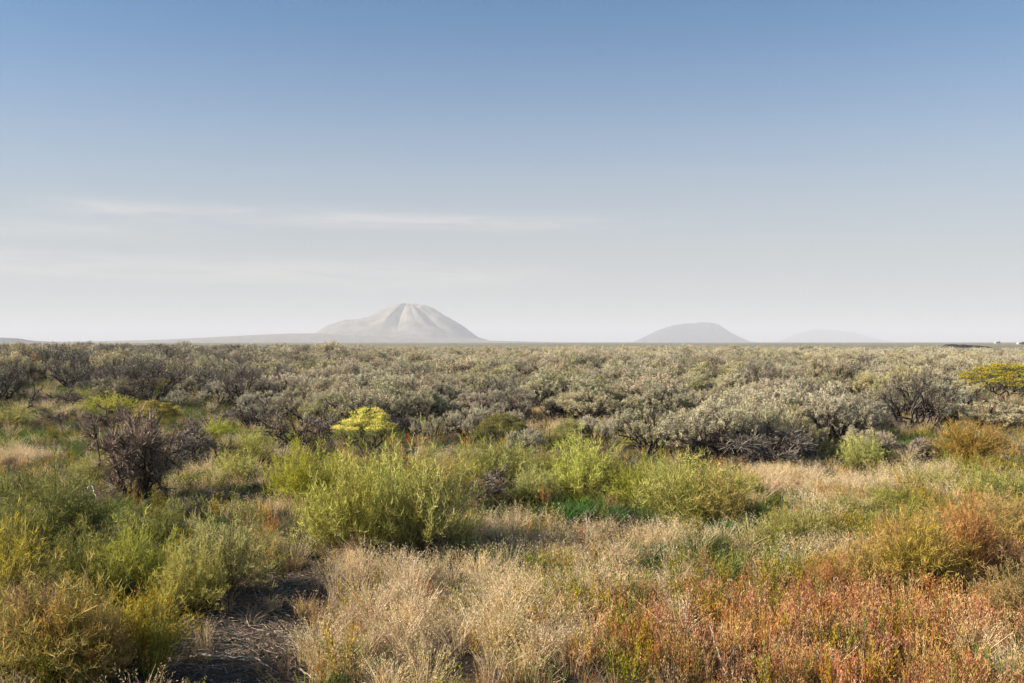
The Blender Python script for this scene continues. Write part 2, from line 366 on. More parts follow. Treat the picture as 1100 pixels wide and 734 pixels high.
def sagebrush(seed, Rd=0.85, H=1.1, lobes=11, clumps=34, per=26, ll=0.042, lw=0.010, col=(0.27, 0.265, 0.20), sides=4, woody=1.0, cover=1.0):
    """dark crooked stems that fork up to rounded heads of small silvery leaves"""
    rg = np.random.default_rng(seed); wood = MB(); lf = MB()
    az0 = rg.uniform(0, 6.28)
    cs = []
    for i in range(lobes):
        a = az0 + i * 2.39996 + rg.normal() * .25; e = rg.uniform(0.05, 1.0)
        r = Rd * (0.30 + 0.48 * math.sqrt(1 - e * e)) * (1.0 if e < .85 else .5)
        cs.append((r * math.cos(a) * rg.uniform(.7, 1.15), r * math.sin(a) * rg.uniform(.7, 1.15), H * (0.42 + 0.36 * e) * rg.uniform(.85, 1.1)))
    cs = np.array(cs)
    nst = max(4, lobes // 2)
    base = np.array([[math.cos(k * 6.28 / nst) * .07, math.sin(k * 6.28 / nst) * .07, -0.04] for k in range(nst)])
    for i, c in enumerate(cs):
        b0 = base[i % nst]; k = 6
        lr = Rd * rg.uniform(0.17, 0.30)
        p = wander(b0, c, k, 0.075, rg); tube(wood, p, np.linspace(0.028, 0.010, k) * woody, BARK if i % 3 else BARK_DARK, sides)
        # twigs and leafy heads on the lobe
        d = unit(rg.normal(size=(clumps, 3)) + np.array([0, 0, 0.55])); out_ = unit(c * [1, 1, .25]) * 0.35
        d = unit(d + out_); n = len(d)
        tips = c + d * lr * rg.uniform(0.60, 1.12, (n, 1)) * [1, 1, .85]
        tips[:, 2] = np.maximum(tips[:, 2], 0.06)
        keep = rg.uniform(size=n) < cover
        st = p[3] + (c - p[3]) * rg.uniform(0, 1, (n, 1))
        P = np.stack([st, (st + tips) / 2 + rg.normal(size=(n, 3)) * .02, tips], 1)
        strips(wood, P, [0.009, 0.007, 0.004], vary(BARK, n, rg, .25, .05), rg)
        tips = tips[keep]; d = d[keep]; n = len(tips)
        if n == 0: continue
        up = unit(d * 0.7 + [0, 0, .75] + rg.normal(size=(n, 3)) * .18)
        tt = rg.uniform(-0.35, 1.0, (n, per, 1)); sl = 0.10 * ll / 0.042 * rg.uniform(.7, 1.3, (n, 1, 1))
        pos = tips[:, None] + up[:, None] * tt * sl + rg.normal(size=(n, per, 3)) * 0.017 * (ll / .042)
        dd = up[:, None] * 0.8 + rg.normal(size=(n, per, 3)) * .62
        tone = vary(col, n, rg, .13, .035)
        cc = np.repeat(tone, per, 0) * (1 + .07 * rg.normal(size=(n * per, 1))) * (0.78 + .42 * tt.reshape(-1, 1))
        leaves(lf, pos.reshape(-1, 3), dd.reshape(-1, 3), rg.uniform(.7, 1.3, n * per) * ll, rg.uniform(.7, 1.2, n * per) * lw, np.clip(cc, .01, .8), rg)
    return wood, lf

def dead_shrub(seed, Rd=0.75, H=1.3, nst=9, col=(0.085, 0.063, 0.05), twig=(0.27, 0.21, 0.165), fine=30, r0=0.026):
    """a leafless shrub: gnarled stems forking into a haze of fine twigs"""
    rg = np.random.default_rng(seed); wood = MB(); tw = MB()
    for i in range(nst):
        a = i * 6.283 / nst + rg.normal() * .3; e = rg.uniform(.35, 1)
        tip = np.array([Rd * math.cos(a) * e, Rd * math.sin(a) * e, H * rg.uniform(.55, .95) * (1.1 - .35 * e)])
        p = wander(np.array([.04 * math.cos(a), .04 * math.sin(a), -.05]), tip, 7, .085, rg); tube(wood, p, np.linspace(r0, .007, 7), col, 5)
        for s in range(10):
            q = p[rg.integers(2, 6)]; dr = unit(rg.normal(size=3) + [math.cos(a) * .8, math.sin(a) * .8, .9]); L = rg.uniform(.15, .42) * H * .6
            p2 = wander(q, q + dr * L, 5, .09, rg); tube(wood, p2, np.linspace(.013, .004, 5), col, 4)
            n = fine; f = rg.uniform(.2, 1, (n, 1)); st = q + (p2[-1] - q) * f
            d = unit(dr + rg.normal(size=(n, 3)) * .75 + [0, 0, .2]); l = rg.uniform(.07, .22, (n, 1)) * H * .8
            P = np.stack([st, st + d * l * .5 + rg.normal(size=(n, 3)) * .012, st + d * l], 1); P[:, :, 2] = np.maximum(P[:, :, 2], .02)
            strips(tw, P, [.009, .0065, .004], vary(twig, n, rg, .3, .05), rg)
    return wood, tw

def kochia(seed, Rd=0.8, H=1.1, nst=240, tw=24, low=(0.085, 0.105, 0.025), tip=(0.27, 0.30, 0.055), stem=(0.20, 0.16, 0.07), wd=0.0068, upright=0.12, squig=0.045):
    """a bushy green annual: many arching stems from one foot, each feathered with short side shoots"""
    rg = np.random.default_rng(seed); st = MB(); sh = MB()
    a = rg.uniform(0, 6.283, nst); e = np.sqrt(rg.uniform(0, 1, nst)) * rg.uniform(.75, 1.0, nst)
    lob = 1 + .26 * np.sin(a * 2 + seed) + .16 * np.sin(a * 5 + 2 * seed)
    tipx = Rd * e * np.cos(a) * lob; tipy = Rd * e * np.sin(a) * lob
    tipz = H * np.sqrt(np.clip(1 - (e * .975) ** 2, 0.02, 1)) * rg.uniform(.45, 1.15, nst) * (1 + .16 * np.sin(a * 3 + seed * 1.7))
    k = 7; t = np.linspace(0, 1, k)[None, :, None]
    tipp = np.stack([tipx, tipy, tipz], 1)[:, None]; foot = np.stack([.06 * np.cos(a), .06 * np.sin(a), np.full(nst, -.03)], 1)[:, None]
    ctrl = np.stack([tipx * (.85 - upright), tipy * (.85 - upright), tipz * (.62 + .3 * upright) + .06 * H], 1)[:, None]
    P = (1 - t) ** 2 * foot + 2 * t * (1 - t) * ctrl + t ** 2 * tipp
    jt = rg.normal(size=P.shape) * squig * .5; jt[:, 0] = 0; P = P + jt
    strips(st, P, np.linspace(.009, .003, k), vary(stem, nst, rg, .2, .05), rg)
    fi = rg.uniform(.30, 1.0, (nst, tw)) ** .8; idx = np.minimum((fi * (k - 1)).astype(int), k - 2); fr = (fi * (k - 1) - idx)[..., None]
    ar = np.arange(nst)[:, None]; s0 = P[ar, idx] * (1 - fr) + P[ar, idx + 1] * fr
    tang = unit(P[ar, idx + 1] - P[ar, idx]); d = unit(tang * .8 + rg.normal(size=tang.shape) * .80 + [0, 0, .12])
    l = rg.uniform(.04, .15, (nst, tw, 1)) * (1.15 - .4 * fi[..., None]); n = nst * tw
    s0 = s0.reshape(-1, 3); d = d.reshape(-1, 3); l = l.reshape(-1, 1)
    b = rg.normal(size=(n, 3)) * l * .16
    Q = np.stack([s0, s0 + d * l * .45 + b, s0 + d * l + [0, 0, .02]], 1); Q[:, :, 2] = np.maximum(Q[:, :, 2], .02)
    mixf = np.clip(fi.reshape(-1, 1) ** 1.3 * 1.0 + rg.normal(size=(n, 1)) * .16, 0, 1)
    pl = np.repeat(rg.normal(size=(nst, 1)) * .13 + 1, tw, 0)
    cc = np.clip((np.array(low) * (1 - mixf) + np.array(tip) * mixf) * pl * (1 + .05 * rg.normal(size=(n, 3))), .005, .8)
    strips(sh, Q, [wd * .8, wd, wd * .45], cc, rg)
    return st, sh

def rabbitbrush(seed, Rd=0.6, H=0.95, col=(0.22, 0.24, 0.07), flower=(0.62, 0.52, 0.07), heads=150, bare=0.0):
    rg = np.random.default_rng(seed); wood = MB(); lf = MB(); fl = MB()
    n = heads; a = rg.uniform(0, 6.283, n); e = np.sqrt(rg.uniform(0, 1, n)); lob = 1 + .14 * np.sin(3 * a + seed)
    z = H * (np.sqrt(np.clip(1 - (e * .85) ** 2, .05, 1)) * rg.uniform(.8, 1.05, n)); z = np.maximum(z, H * (.45 + bare * .2))
    tips = np.stack([Rd * e * np.cos(a) * lob, Rd * e * np.sin(a) * lob, z], 1)
    nb = 8; cen = tips[rg.integers(0, n, nb)] * [.7, .7, .68]
    for i, c in enumerate(cen): tube(wood, wander(np.array([.05 * math.cos(i), .05 * math.sin(i), -.04]), c, 6, .08, rg), np.linspace(.024, .008, 6), BARK_DARK if i % 2 else BARK, 5)
    near = np.argmin(((tips[:, None] - cen[None]) ** 2).sum(2), 1); s = cen[near]
    P = np.stack([s, (s + tips) / 2 + rg.normal(size=(n, 3)) * .02 + [0, 0, .02], tips], 1); strips(wood, P, [.009, .007, .004], vary(BARK, n, rg, .2, .05), rg)
    per = 55
    pos = tips[:, None] + rg.normal(size=(n, per, 3)) * [.05, .05, .035]; pos[:, :, 2] -= np.abs(rg.normal(size=(n, per))) * .05
    leaves(lf, pos.reshape(-1, 3), (rg.normal(size=(n, per, 3)) * .5 + [0, 0, 1]).reshape(-1, 3), rg.uniform(.03, .06, n * per), .007, vary(col, n * per, rg, .18, .05), rg)
    pf = 70; on = tips[:, None] + rg.normal(size=(n, pf, 3)) * [.042, .042, .016] + [0, 0, .03]
    tone = np.repeat(vary(flower, n, rg, .18, .05), pf, 0)
    leaves(fl, on.reshape(-1, 3), (rg.normal(size=(n, pf, 3)) * .8 + [0, 0, .8]).reshape(-1, 3), rg.uniform(.016, .03, n * pf), .014, tone, rg)
    return wood, lf, fl

# ground-cover tufts (copied in large numbers inside one stuff object each)
def grass_tuft(seed, n=60, h=0.36, spread=0.09, col=(0.50, 0.40, 0.24), lean=0.35, wd=0.0045, head=0.0, headcol=(0.76, 0.60, 0.38), curl=.3):
    rg = np.random.default_rng(seed); mb = MB()
    a = rg.uniform(0, 6.283, n); r = spread * np.sqrt(rg.uniform(0, 1, n)); p0 = np.stack([r * np.cos(a), r * np.sin(a), np.full(n, -.01)], 1)
    L = h * rg.uniform(.45, 1.1, n)[:, None]; dr = np.stack([np.cos(a), np.sin(a)], 1) * (lean * rg.uniform(.1, 1.2, (n, 1)))
    dr += rg.normal(size=(n, 2)) * .12
    up = np.array([0, 0, 1.0]); d2 = np.concatenate([dr, np.zeros((n, 1))], 1)
    P = np.stack([p0, p0 + (up * .55 + d2 * .35) * L, p0 + (up * .92 + d2 * (1 + curl)) * L], 1)
    c = vary(col, n, rg, .2, .05)
    strips(mb, P, [wd, wd * .9, wd * .35], c, rg)
    if head > 0:
        m = int(n * head); k = 9
        t = P[:m, 2]; dd = unit(P[:m, 2] - P[:m, 1])
        pos = t[:, None] + dd[:, None] * rg.uniform(-.09, .03, (m, k, 1)) + rg.normal(size=(m, k, 3)) * .009
        dv = dd[:, None] + rg.normal(size=(m, k, 3)) * .55
        leaves(mb, pos.reshape(-1, 3), dv.reshape(-1, 3), rg.uniform(.012, .028, m * k), .0042, vary(headcol, m * k, rg, .16, .04), rg)
    return mb
def weed(seed, n=9, h=0.38, cols=((0.34, 0.12, 0.07),), green=(0.16, 0.16, 0.045), leafn=28, spread=.06, ll=.026, lw=.009, lean=.16):
    """upright stems set with small leaflets"""
    rg = np.random.default_rng(seed); mb = MB()
    a = rg.uniform(0, 6.283, n); p0 = np.stack([spread * np.cos(a), spread * np.sin(a), np.full(n, -.01)], 1) * rg.uniform(.2, 1, (n, 1))
    L = h * rg.uniform(.55, 1.1, (n, 1)); d = unit(np.stack([np.cos(a) * lean, np.sin(a) * lean, np.ones(n)], 1) + rg.normal(size=(n, 3)) * .12)
    P = np.stack([p0, p0 + d * L * .5 + rg.normal(size=(n, 3)) * .012, p0 + d * L], 1)
    top = np.array(cols)[rg.integers(0, len(cols), n)]
    strips(mb, P, [.005, .0045, .003], top * .75, rg)
    f = rg.uniform(.12, 1.0, (n, leafn, 1)); pos = P[:, :1] * (1 - f) + P[:, 2:] * f + rg.normal(size=(n, leafn, 3)) * .010
    mix = np.clip(f * 1.5 - .15 + rg.normal(size=f.shape) * .15, 0, 1); cc = np.array(green) * (1 - mix) + top[:, None] * mix
    cc = np.clip(cc * (1 + .10 * rg.normal(size=f.shape)), .005, .8)
    leaves(mb, pos.reshape(-1, 3), (d[:, None] * 1.3 + rg.normal(size=(n, leafn, 3)) * .5).reshape(-1, 3), rg.uniform(.6, 1.4, n * leafn) * ll, lw, cc.reshape(-1, 3), rg)
    return mb
def forb(seed, n=120, r=.13, h=.14, col=(0.06, 0.13, 0.03), ll=.045, lw=.016):
    rg = np.random.default_rng(seed); mb = MB()
    p = rg.normal(size=(n, 3)) * [r * .5, r * .5, 0]; p[:, 2] = np.abs(rg.uniform(0, h, n)) * np.exp(-(p[:, 0] ** 2 + p[:, 1] ** 2) / r ** 2)
    leaves(mb, p, rg.normal(size=(n, 3)) * .6 + [0, 0, .7], rg.uniform(.6, 1.3, n) * ll, lw, vary(col, n, rg, .22, .07), rg)
    return mb
def litter(seed, n=40, r=.35):
    rg = np.random.default_rng(seed); mb = MB()
    p = rg.uniform(-r, r, (n, 3)) * [1, 1, 0]; p[:, 2] = rg.uniform(.002, .03, n); a = rg.uniform(0, 6.283, n)
    d = np.stack([np.cos(a), np.sin(a), rg.normal(size=n) * .12], 1) * rg.uniform(.03, .16, (n, 1))
    strips(mb, np.stack([p, p + d * .5 + rg.normal(size=(n, 3)) * .006, p + d], 1), [.006, .005, .003], vary((0.26, 0.21, 0.16), n, rg, .4, .05), rg)
    return mb

# ------------------------------------------------------------------ stuff: scatter many tufts as ONE object
def scatter(name, label, cat, protos, x, y, scale, idx, tilt=0.12, zoff=0.0):
    coll = bpy.data.collections.new(name + '_kinds')
    for i, me in enumerate(protos):
        o = bpy.data.objects.new('%s_%02d' % (name, i), me); coll.objects.link(o)
    n = len(x); z = terr(x, y) + zoff
    me = bpy.data.meshes.new(name); me.vertices.add(n); me.vertices.foreach_set('co', np.stack([x, y, z], 1).astype(np.float32).ravel())
    a = me.attributes.new('rot', 'FLOAT_VECTOR', 'POINT')
    a.data.foreach_set('vector', np.stack([rng.normal(size=n) * tilt, rng.normal(size=n) * tilt, rng.uniform(0, 6.283, n)], 1).astype(np.float32).ravel())
    a = me.attributes.new('scl', 'FLOAT_VECTOR', 'POINT')
    sc_ = np.asarray(scale, float)
    if sc_.ndim == 1: sc_ = np.repeat(sc_[:, None], 3, 1)
    a.data.foreach_set('vector', sc_.astype(np.float32).ravel())
    a = me.attributes.new('idx', 'INT', 'POINT'); a.data.foreach_set('value', np.asarray(idx, np.int32))
    ob = bpy.data.objects.new(name, me); C.objects.link(ob)
    g = bpy.data.node_groups.new(name, 'GeometryNodeTree')
    g.interface.new_socket('Geometry', in_out='INPUT', socket_type='NodeSocketGeometry'); g.interface.new_socket('Geometry', in_out='OUTPUT', socket_type='NodeSocketGeometry')
    gi = g.nodes.new('NodeGroupInput'); go = g.nodes.new('NodeGroupOutput'); ip = g.nodes.new('GeometryNodeInstanceOnPoints'); ci = g.nodes.new('GeometryNodeCollectionInfo')
    ci.inputs['Collection'].default_value = coll; ci.inputs['Separate Children'].default_value = True; ci.inputs['Reset Children'].default_value = True
    def named(t, nm):
        q = g.nodes.new('GeometryNodeInputNamedAttribute'); q.data_type = t; q.inputs['Name'].default_value = nm; return q.outputs['Attribute']
    L = g.links.new; L(gi.outputs[0], ip.inputs['Points']); L(ci.outputs[0], ip.inputs['Instance']); ip.inputs['Pick Instance'].default_value = True
    L(named('INT', 'idx'), ip.inputs['Instance Index']); L(named('FLOAT_VECTOR', 'rot'), ip.inputs['Rotation']); L(named('FLOAT_VECTOR', 'scl'), ip.inputs['Scale'])
    L(ip.outputs[0], go.inputs[0])
    md = ob.modifiers.new('scatter', 'NODES'); md.node_group = g
    tag(ob, label, cat, None, 'stuff'); return ob

def blobs(px, py, L):
    """summed weight of soft ellipses given in photograph pixels: where a kind of cover grows on the ground"""
    wsum = np.zeros_like(px)
    for cx, cy, rx, ry, wt in L:
        cy2 = HORIZ + (cy - HORIZ) * 1.07
        wsum = np.maximum(wsum, wt * np.exp(-(((px - cx) / rx) ** 2 + ((py - cy2) / ry) ** 2) ** 1.5))
    return wsum
def sample(density, near, far, L, base=0.0, nsc=1.2, nth=0.0, seed=0, fall=None, side=0.60, thin=None):
    """random ground points, `density` per square metre, kept by the blobs and by patchy noise"""
    n = int(((side * (far ** 2 - near ** 2)) + 5.0 * (far - near)) * density * 1.6)
    y = rng.uniform(near, far, n); k = rng.uniform(size=n) < (side * y + 2.5) / (side * far + 2.5); y = y[k]; n = len(y)
    tgt = int(((side * (far ** 2 - near ** 2)) + 5.0 * (far - near)) * density)
    if n > tgt: y = y[:tgt]; n = tgt
    x = rng.uniform(-1, 1, n) * (side * y + 2.5)
    px, py = pix(x, y)
    wj = (fbm(x, y, 1.6, seed + 3) - .5) * 2; wk = (fbm(x, y, 1.6, seed + 9) - .5) * 2
    wgt = np.maximum(blobs(px + wj * 26, py + wk * 0.12 * (py - HORIZ), L), base)
    p = wgt * np.clip((fbm(x, y, nsc, seed) - nth) * 3.2, 0, 1)
    if thin is not None: p = p * thin(px, py, x, y)
    k = rng.uniform(size=n) < p
    return x[k], y[k]

DRY = [(50, 492, 80, 18, 1.3), (30, 484, 60, 10, 1), (310, 566, 26, 16, 1), (440, 650, 110, 45, 1), (380, 690, 120, 36, .8), (470, 712, 150, 45, .9), (600, 615, 110, 50, .95), (560, 690, 110, 60, .9), (680, 590, 80, 35, .6),
       (850, 512, 70, 18, 1), (950, 517, 80, 14, 1), (1012, 533, 36, 12, 1), (795, 600, 50, 26, .8), (890, 565, 60, 18, .7), (535, 415, 60, 15, .7), (230, 495, 60, 30, .6), (690, 640, 90, 40, .5), (360, 560, 60, 50, .3),
       (345, 605, 60, 16, .7), (1075, 690, 60, 55, .9), (1000, 720, 60, 20, .6), (880, 725, 60, 20, .5), (760, 725, 50, 14, .5), (60, 440, 40, 8, .5), (700, 580, 40, 30, .6), (520, 560, 40, 30, .5), (230, 480, 50, 20, .5), (640, 465, 90, 14, .35), (870, 590, 60, 30, .4)]
GRN = [(600, 640, 50, 24, .45), (420, 600, 30, 18, .5), (500, 655, 40, 18, .35), (680, 575, 90, 16, .6), (740, 575, 60, 14, .6), (120, 440, 170, 20, .5), (620, 552, 60, 14, 1), (560, 565, 40, 16, .9), (800, 558, 44, 16, 1), (345, 622, 45, 20, .9), (50, 470, 90, 20, .9), (40, 440, 90, 14, .9), (110, 418, 90, 9, 1), (265, 465, 50, 20, .9), (230, 520, 80, 24, .6),
       (690, 620, 70, 40, .7), (640, 690, 60, 30, .5), (880, 545, 60, 20, .8), (860, 590, 50, 22, .6), (160, 590, 80, 40, .6), (300, 650, 50, 30, .55), (760, 600, 60, 22, .5), (940, 545, 80, 24, .8), (1040, 520, 90, 24, .8),
       (980, 480, 80, 10, .5), (360, 640, 30, 14, .8), (560, 600, 30, 14, .5), (700, 560, 120, 22, .6), (930, 425, 60, 8, .35), (240, 448, 60, 10, .5), (1000, 430, 60, 8, .4)]
RED = [(1060, 600, 70, 30, .55), (950, 620, 60, 24, .45), (1000, 665, 140, 36, 1), (880, 675, 120, 30, 1), (1080, 705, 70, 40, 1), (740, 685, 95, 32, 1), (845, 650, 60, 26, .9), (940, 700, 170, 45, 1), (1050, 640, 80, 70, .8), (1000, 735, 170, 36, 1), (815, 640, 34, 18, 1), (898, 532, 36, 12, .7), (700, 700, 60, 26, .6), (1080, 590, 50, 36, .6), (860, 700, 80, 30, .5)]
GLD = [(900, 600, 90, 40, .8), (1050, 560, 90, 50, .9), (960, 640, 120, 40, .9), (60, 700, 110, 60, .9), (640, 640, 90, 34, .5), (700, 650, 70, 26, .6), (770, 640, 60, 26, .6), (1000, 600, 90, 40, .9), (100, 680, 90, 40, .5), (860, 720, 130, 26, .6), (1080, 510, 60, 22, .8), (960, 580, 80, 20, .7), (730, 715, 90, 20, .8), (740, 690, 120, 30, .4), (950, 700, 150, 40, .4), (600, 660, 120, 50, .15)]

# bare, twig-strewn places where little grows
BARE = [(265, 665, 85, 32, 1), (300, 620, 70, 26, .9), (235, 720, 90, 36, 1), (150, 560, 80, 20, .6), (40, 620, 90, 30, .7), (120, 600, 80, 30, .6), (520, 590, 40, 16, .7), (60, 455, 80, 8, .8), (475, 486, 56, 13, 1), (255, 700, 60, 25, .8), (392, 622, 34, 14, 1)]
def bare(px, py, x, y): return 1 - .84 * blobs(px, py, BARE)

# ------------------------------------------------------------------ where the sagebrush stands
EDGE_X = [-400, 0, 90, 170, 260, 330, 400, 440, 500, 560, 640, 700, 860, 900, 1000, 1100, 1500]
EDGE_Y = [446, 446, 444, 442, 446, 464, 474, 474, 474, 484, 478, 498, 497, 488, 470, 462, 460]
def in_sea(px, py): return py < np.interp(px, EDGE_X, EDGE_Y)
def sage_points():
    out_ = []
    for y0, y1, s in ((16, 60, 1.45), (60, 140, 1.7), (140, 400, 2.3)):
        ny = int((y1 - y0) / s); nx = int(0.66 * y1 * 2 / s)
        gx, gy = np.meshgrid(np.arange(nx), np.arange(ny))
        x = (gx.ravel() + .5 * (gy.ravel() % 2)) * s - nx * s / 2 + rng.uniform(-.42, .42, nx * ny) * s; y = gy.ravel() * s + y0 + rng.uniform(-.42, .42, nx * ny) * s
        k = (np.abs(x) < .66 * y) & (y > y0) & (y < y1); x = x[k]; y = y[k]; px, py = pix(x, y)
        f = fbm(x, y, 7.0, 31)
        k = in_sea(px, py) & (rng.uniform(size=len(x)) < np.clip(.55 + 4.2 * (f - .42), .06, .93) * np.where((px < 270) & (py > 414), .42, 1.0))
        edge = np.interp(px, [-300, 0, 300, 600, 800, 1000, 1400], [330, 330, 300, 270, 235, 185, 170]); k &= (y < edge * rng.uniform(.8, 1.05, len(x)))
        k &= (blobs(px, py, [(475, 484, 44, 12, 1)]) < .3) & ~((px > 1035) & (px < 1135) & (py > 424) & (py < 462))
        px0 = px; sc0 = None
        x = x[k]; y = y[k]; f = f[k]
        sc = rng.uniform(.52, 1.30, len(x)) * (.85 + .5 * f) * (1 + .2 * (rng.uniform(size=len(x)) < .15)) * np.interp(px[k], [-100, 100, 330, 600], [1.22, 1.18, 1.05, 1.0]) * np.interp(y, [60, 200], [1, .88]) * np.where((rng.uniform(size=len(x)) < .06) & (y > 55) & (px[k] < 420), 1.35, 1.0)
        out_.append(np.stack([x, y, sc], 1))
    return np.concatenate(out_)

# named, hand-placed plants -------------------------------------------------
def put(name, parts, px, py, wpx, hpx, label, cat, group=None, native=(1.0, 1.0), rz=None):
    """parts: [(part name, mesh)]; a thing with its foot at that ground point, scaled to the size it has there"""
    x, y = at(px, py); s = y / FPX
    e = bpy.data.objects.new(name, None); C.objects.link(e); e.empty_display_size = .2
    e.location = (x, y, float(terr(x, y)) - .01); e.rotation_euler = (0, 0, rng.uniform(0, 6.28) if rz is None else rz)
    sw = wpx * s / native[0]; e.scale = (sw, sw, hpx * s / native[1])
    for nm, me in parts:
        o = bpy.data.objects.new(nm, me); C.objects.link(o); o.parent = e
    tag(e, label, cat, group); TAKEN.append((x, y, wpx * s * .42)); return e
TAKEN = []

K_MESH = {}
def kmesh(kind, i):
    key = (kind, i)
    if key not in K_MESH:
        s = 100 + i * 7 + sum(map(ord, kind))
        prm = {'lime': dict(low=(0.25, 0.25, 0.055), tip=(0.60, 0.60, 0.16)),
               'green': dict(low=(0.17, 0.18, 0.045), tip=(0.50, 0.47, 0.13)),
               'dark': dict(low=(0.09, 0.10, 0.03), tip=(0.28, 0.28, 0.08)),  # backlight and dimming of the left field put into darker greens
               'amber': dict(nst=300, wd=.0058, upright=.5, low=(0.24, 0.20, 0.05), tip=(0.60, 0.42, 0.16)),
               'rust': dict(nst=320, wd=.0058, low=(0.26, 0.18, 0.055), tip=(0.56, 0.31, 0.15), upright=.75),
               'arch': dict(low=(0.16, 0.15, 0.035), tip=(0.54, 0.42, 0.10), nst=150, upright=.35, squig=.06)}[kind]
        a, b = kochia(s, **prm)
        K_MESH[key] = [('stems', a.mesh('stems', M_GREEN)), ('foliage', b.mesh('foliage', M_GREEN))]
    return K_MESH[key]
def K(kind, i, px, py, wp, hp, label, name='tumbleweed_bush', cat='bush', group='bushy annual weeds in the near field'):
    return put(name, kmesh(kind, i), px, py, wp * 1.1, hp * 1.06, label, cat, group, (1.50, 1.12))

K('lime', 0, 383, 602, 128, 108, 'bright lime green bush behind the short dark stump')
K('lime', 1, 452, 602, 118, 112, 'tall yellow-green feathery bush touching the lime bush on its right side')
K('amber', 0, 452, 560, 130, 72, 'amber tinged bushy weed behind the two brightest green bushes')
K('lime', 2, 326, 552, 88, 72, 'rounded lime bush above the small pale grass tuft')
K('green', 0, 545, 528, 96, 52, 'yellowish green bush right of the bare soil patch')
K('lime', 3, 628, 540, 92, 66, 'dense upright green bush in the centre, taller than its neighbours')
K('green', 1, 688, 548, 70, 52, 'narrow green bush between the dense centre bush and the wide sprawling one')
K('green', 2, 742, 566, 128, 70, 'wide sprawling green bush with arching stems below the biggest grey sagebrush')
K('arch', 1, 775, 572, 80, 56, 'dark green arching bush beside the emerald grass')
K('green', 0, 585, 522, 54, 34, 'small green bush squeezed between two larger ones')
K('green', 1, 240, 640, 110, 84, 'green bush throwing a dark shadow onto the bare soil')
K('arch', 0, 285, 612, 60, 40, 'low arching dark bush over the black shadow patch')
K('green', 3, 140, 648, 100, 76, 'olive bush in the shady left field, in front of the bare dark shrub')
K('dark', 0, 55, 590, 140, 84, 'broad dark green bush at the left, below the pale grass strip')
K('dark', 1, 170, 600, 90, 56, 'dusky green bush below the bare dark shrub')
K('arch', 2, 10, 660, 120, 96, 'tall arching green weeds at the left edge')
K('arch', 3, 60, 742, 190, 118, 'big arching olive weeds in the bottom left corner')
K('rust', 0, 42, 738, 90, 96, 'orange tipped weed in the bottom left corner')
K('arch', 0, 150, 722, 130, 88, 'arching yellow-olive weed right of the orange one at bottom left')
K('green', 3, 265, 505, 70, 34, 'pale green bush in the grass right of the bare dark shrub')
K('lime', 1, 280, 488, 44, 24, 'little lime bush left of the bare twisted shrubs')
K('lime', 0, 235, 478, 50, 26, 'flat yellow-green bush right of the golden rabbitbrush')
K('green', 2, 850, 602, 86, 52, 'fresh green bush with grey twigs at its right side')
K('green', 0, 905, 566, 70, 32, 'low green bush between the blond grass and the rusty weeds')
K('lime', 2, 926, 508, 58, 40, 'single bright green bush in front of the grey sagebrush on the right')
K('amber', 1, 1040, 502, 84, 48, 'orange and green bush standing in the right-hand sagebrush')
K('rust', 1, 1065, 492, 44, 34, 'rusty tip of the orange bush on the right')
K('amber', 2, 985, 652, 120, 96, 'big orange-green bush, the largest among the rusty weeds')
K('rust', 2, 1042, 640, 90, 92, 'rust red bush right of the large orange-green one')
K('amber', 3, 925, 650, 90, 66, 'golden green bush left of the large orange-green one')
K('amber', 0, 1085, 605, 90, 66, 'amber bush at the right edge above the red weeds')
K('green', 1, 1075, 548, 90, 44, 'yellow-green bush at the right edge behind the amber one')
K('lime', 3, 1005, 535, 60, 30, 'small lime bush on the right behind the blond grass tuft')
K('green', 2, 955, 555, 70, 34, 'olive bush in the blond grass on the right')
K('rust', 3, 1000, 600, 70, 40, 'small rust coloured bush behind the large orange-green one')
K('amber', 1, 1100, 690, 100, 80, 'orange weedy bush cut by the lower right edge')
K('amber', 2, 880, 640, 60, 44, 'gold tinged bush in the red weeds below the fresh green bush')
K('dark', 3, 20, 545, 80, 40, 'dull green bush at the left edge by the pale grass strip')
K('green', 3, 100, 520, 60, 30, 'green bush left of the bare dark shrub')
K('green', 0, 5, 462, 80, 26, 'green bush at the left edge beside the fallen dark branches')
K('green', 1, 85, 432, 44, 14, 'low green bush under the dark wall of sagebrush on the left')
K('lime', 3, 120, 446, 60, 20, 'yellow-green bush between the fallen branches and the golden rabbitbrush')
K('rust', 0, 40, 408, 30, 24, 'reddish bush within the dark sagebrush at far left')
K('green', 2, 885, 440, 40, 18, 'greenish bush in a gap of the right-hand sagebrush')
K('lime', 0, 950, 436, 34, 14, 'tiny yellow-green bush below the golden rabbitbrush on the right')
K('green', 1, 400, 545, 60, 36, 'green bush in shade between the lime bushes and the yellow-topped shrub')

K('green', 1, 205, 660, 90, 70, 'green bush left of the one that shades the bare soil')
K('dark', 0, 95, 640, 110, 70, 'dark bushy weed in the shady lower left behind the arching ones')
K('dark', 1, 20, 610, 90, 60, 'dark green bush at the left edge behind the tall arching weeds')
K('green', 2, 300, 600, 44, 26, 'small low green bush right of the black shadow patch')
K('green', 3, 345, 585, 50, 40, 'olive green bush in front of the rounded lime bush')
K('lime', 0, 415, 590, 90, 90, 'lime bush filling the gap between the two brightest ones')
K('lime', 3, 500, 540, 60, 40, 'yellow-green bush beside the grey dead twigs in the middle')
K('green', 0, 660, 540, 60, 50, 'green bush just right of the dense centre bush')
K('green', 3, 712, 556, 70, 52, 'leafy green bush left of the wide sprawling one')
K('amber', 3, 1010, 615, 90, 60, 'orange-gold bush behind the rust red one')
K('rust', 1, 960, 625, 80, 60, 'bright orange bush behind the large orange-green one')
K('rust', 3, 1075, 640, 80, 60, 'dull rust bush near the right edge before the amber one')
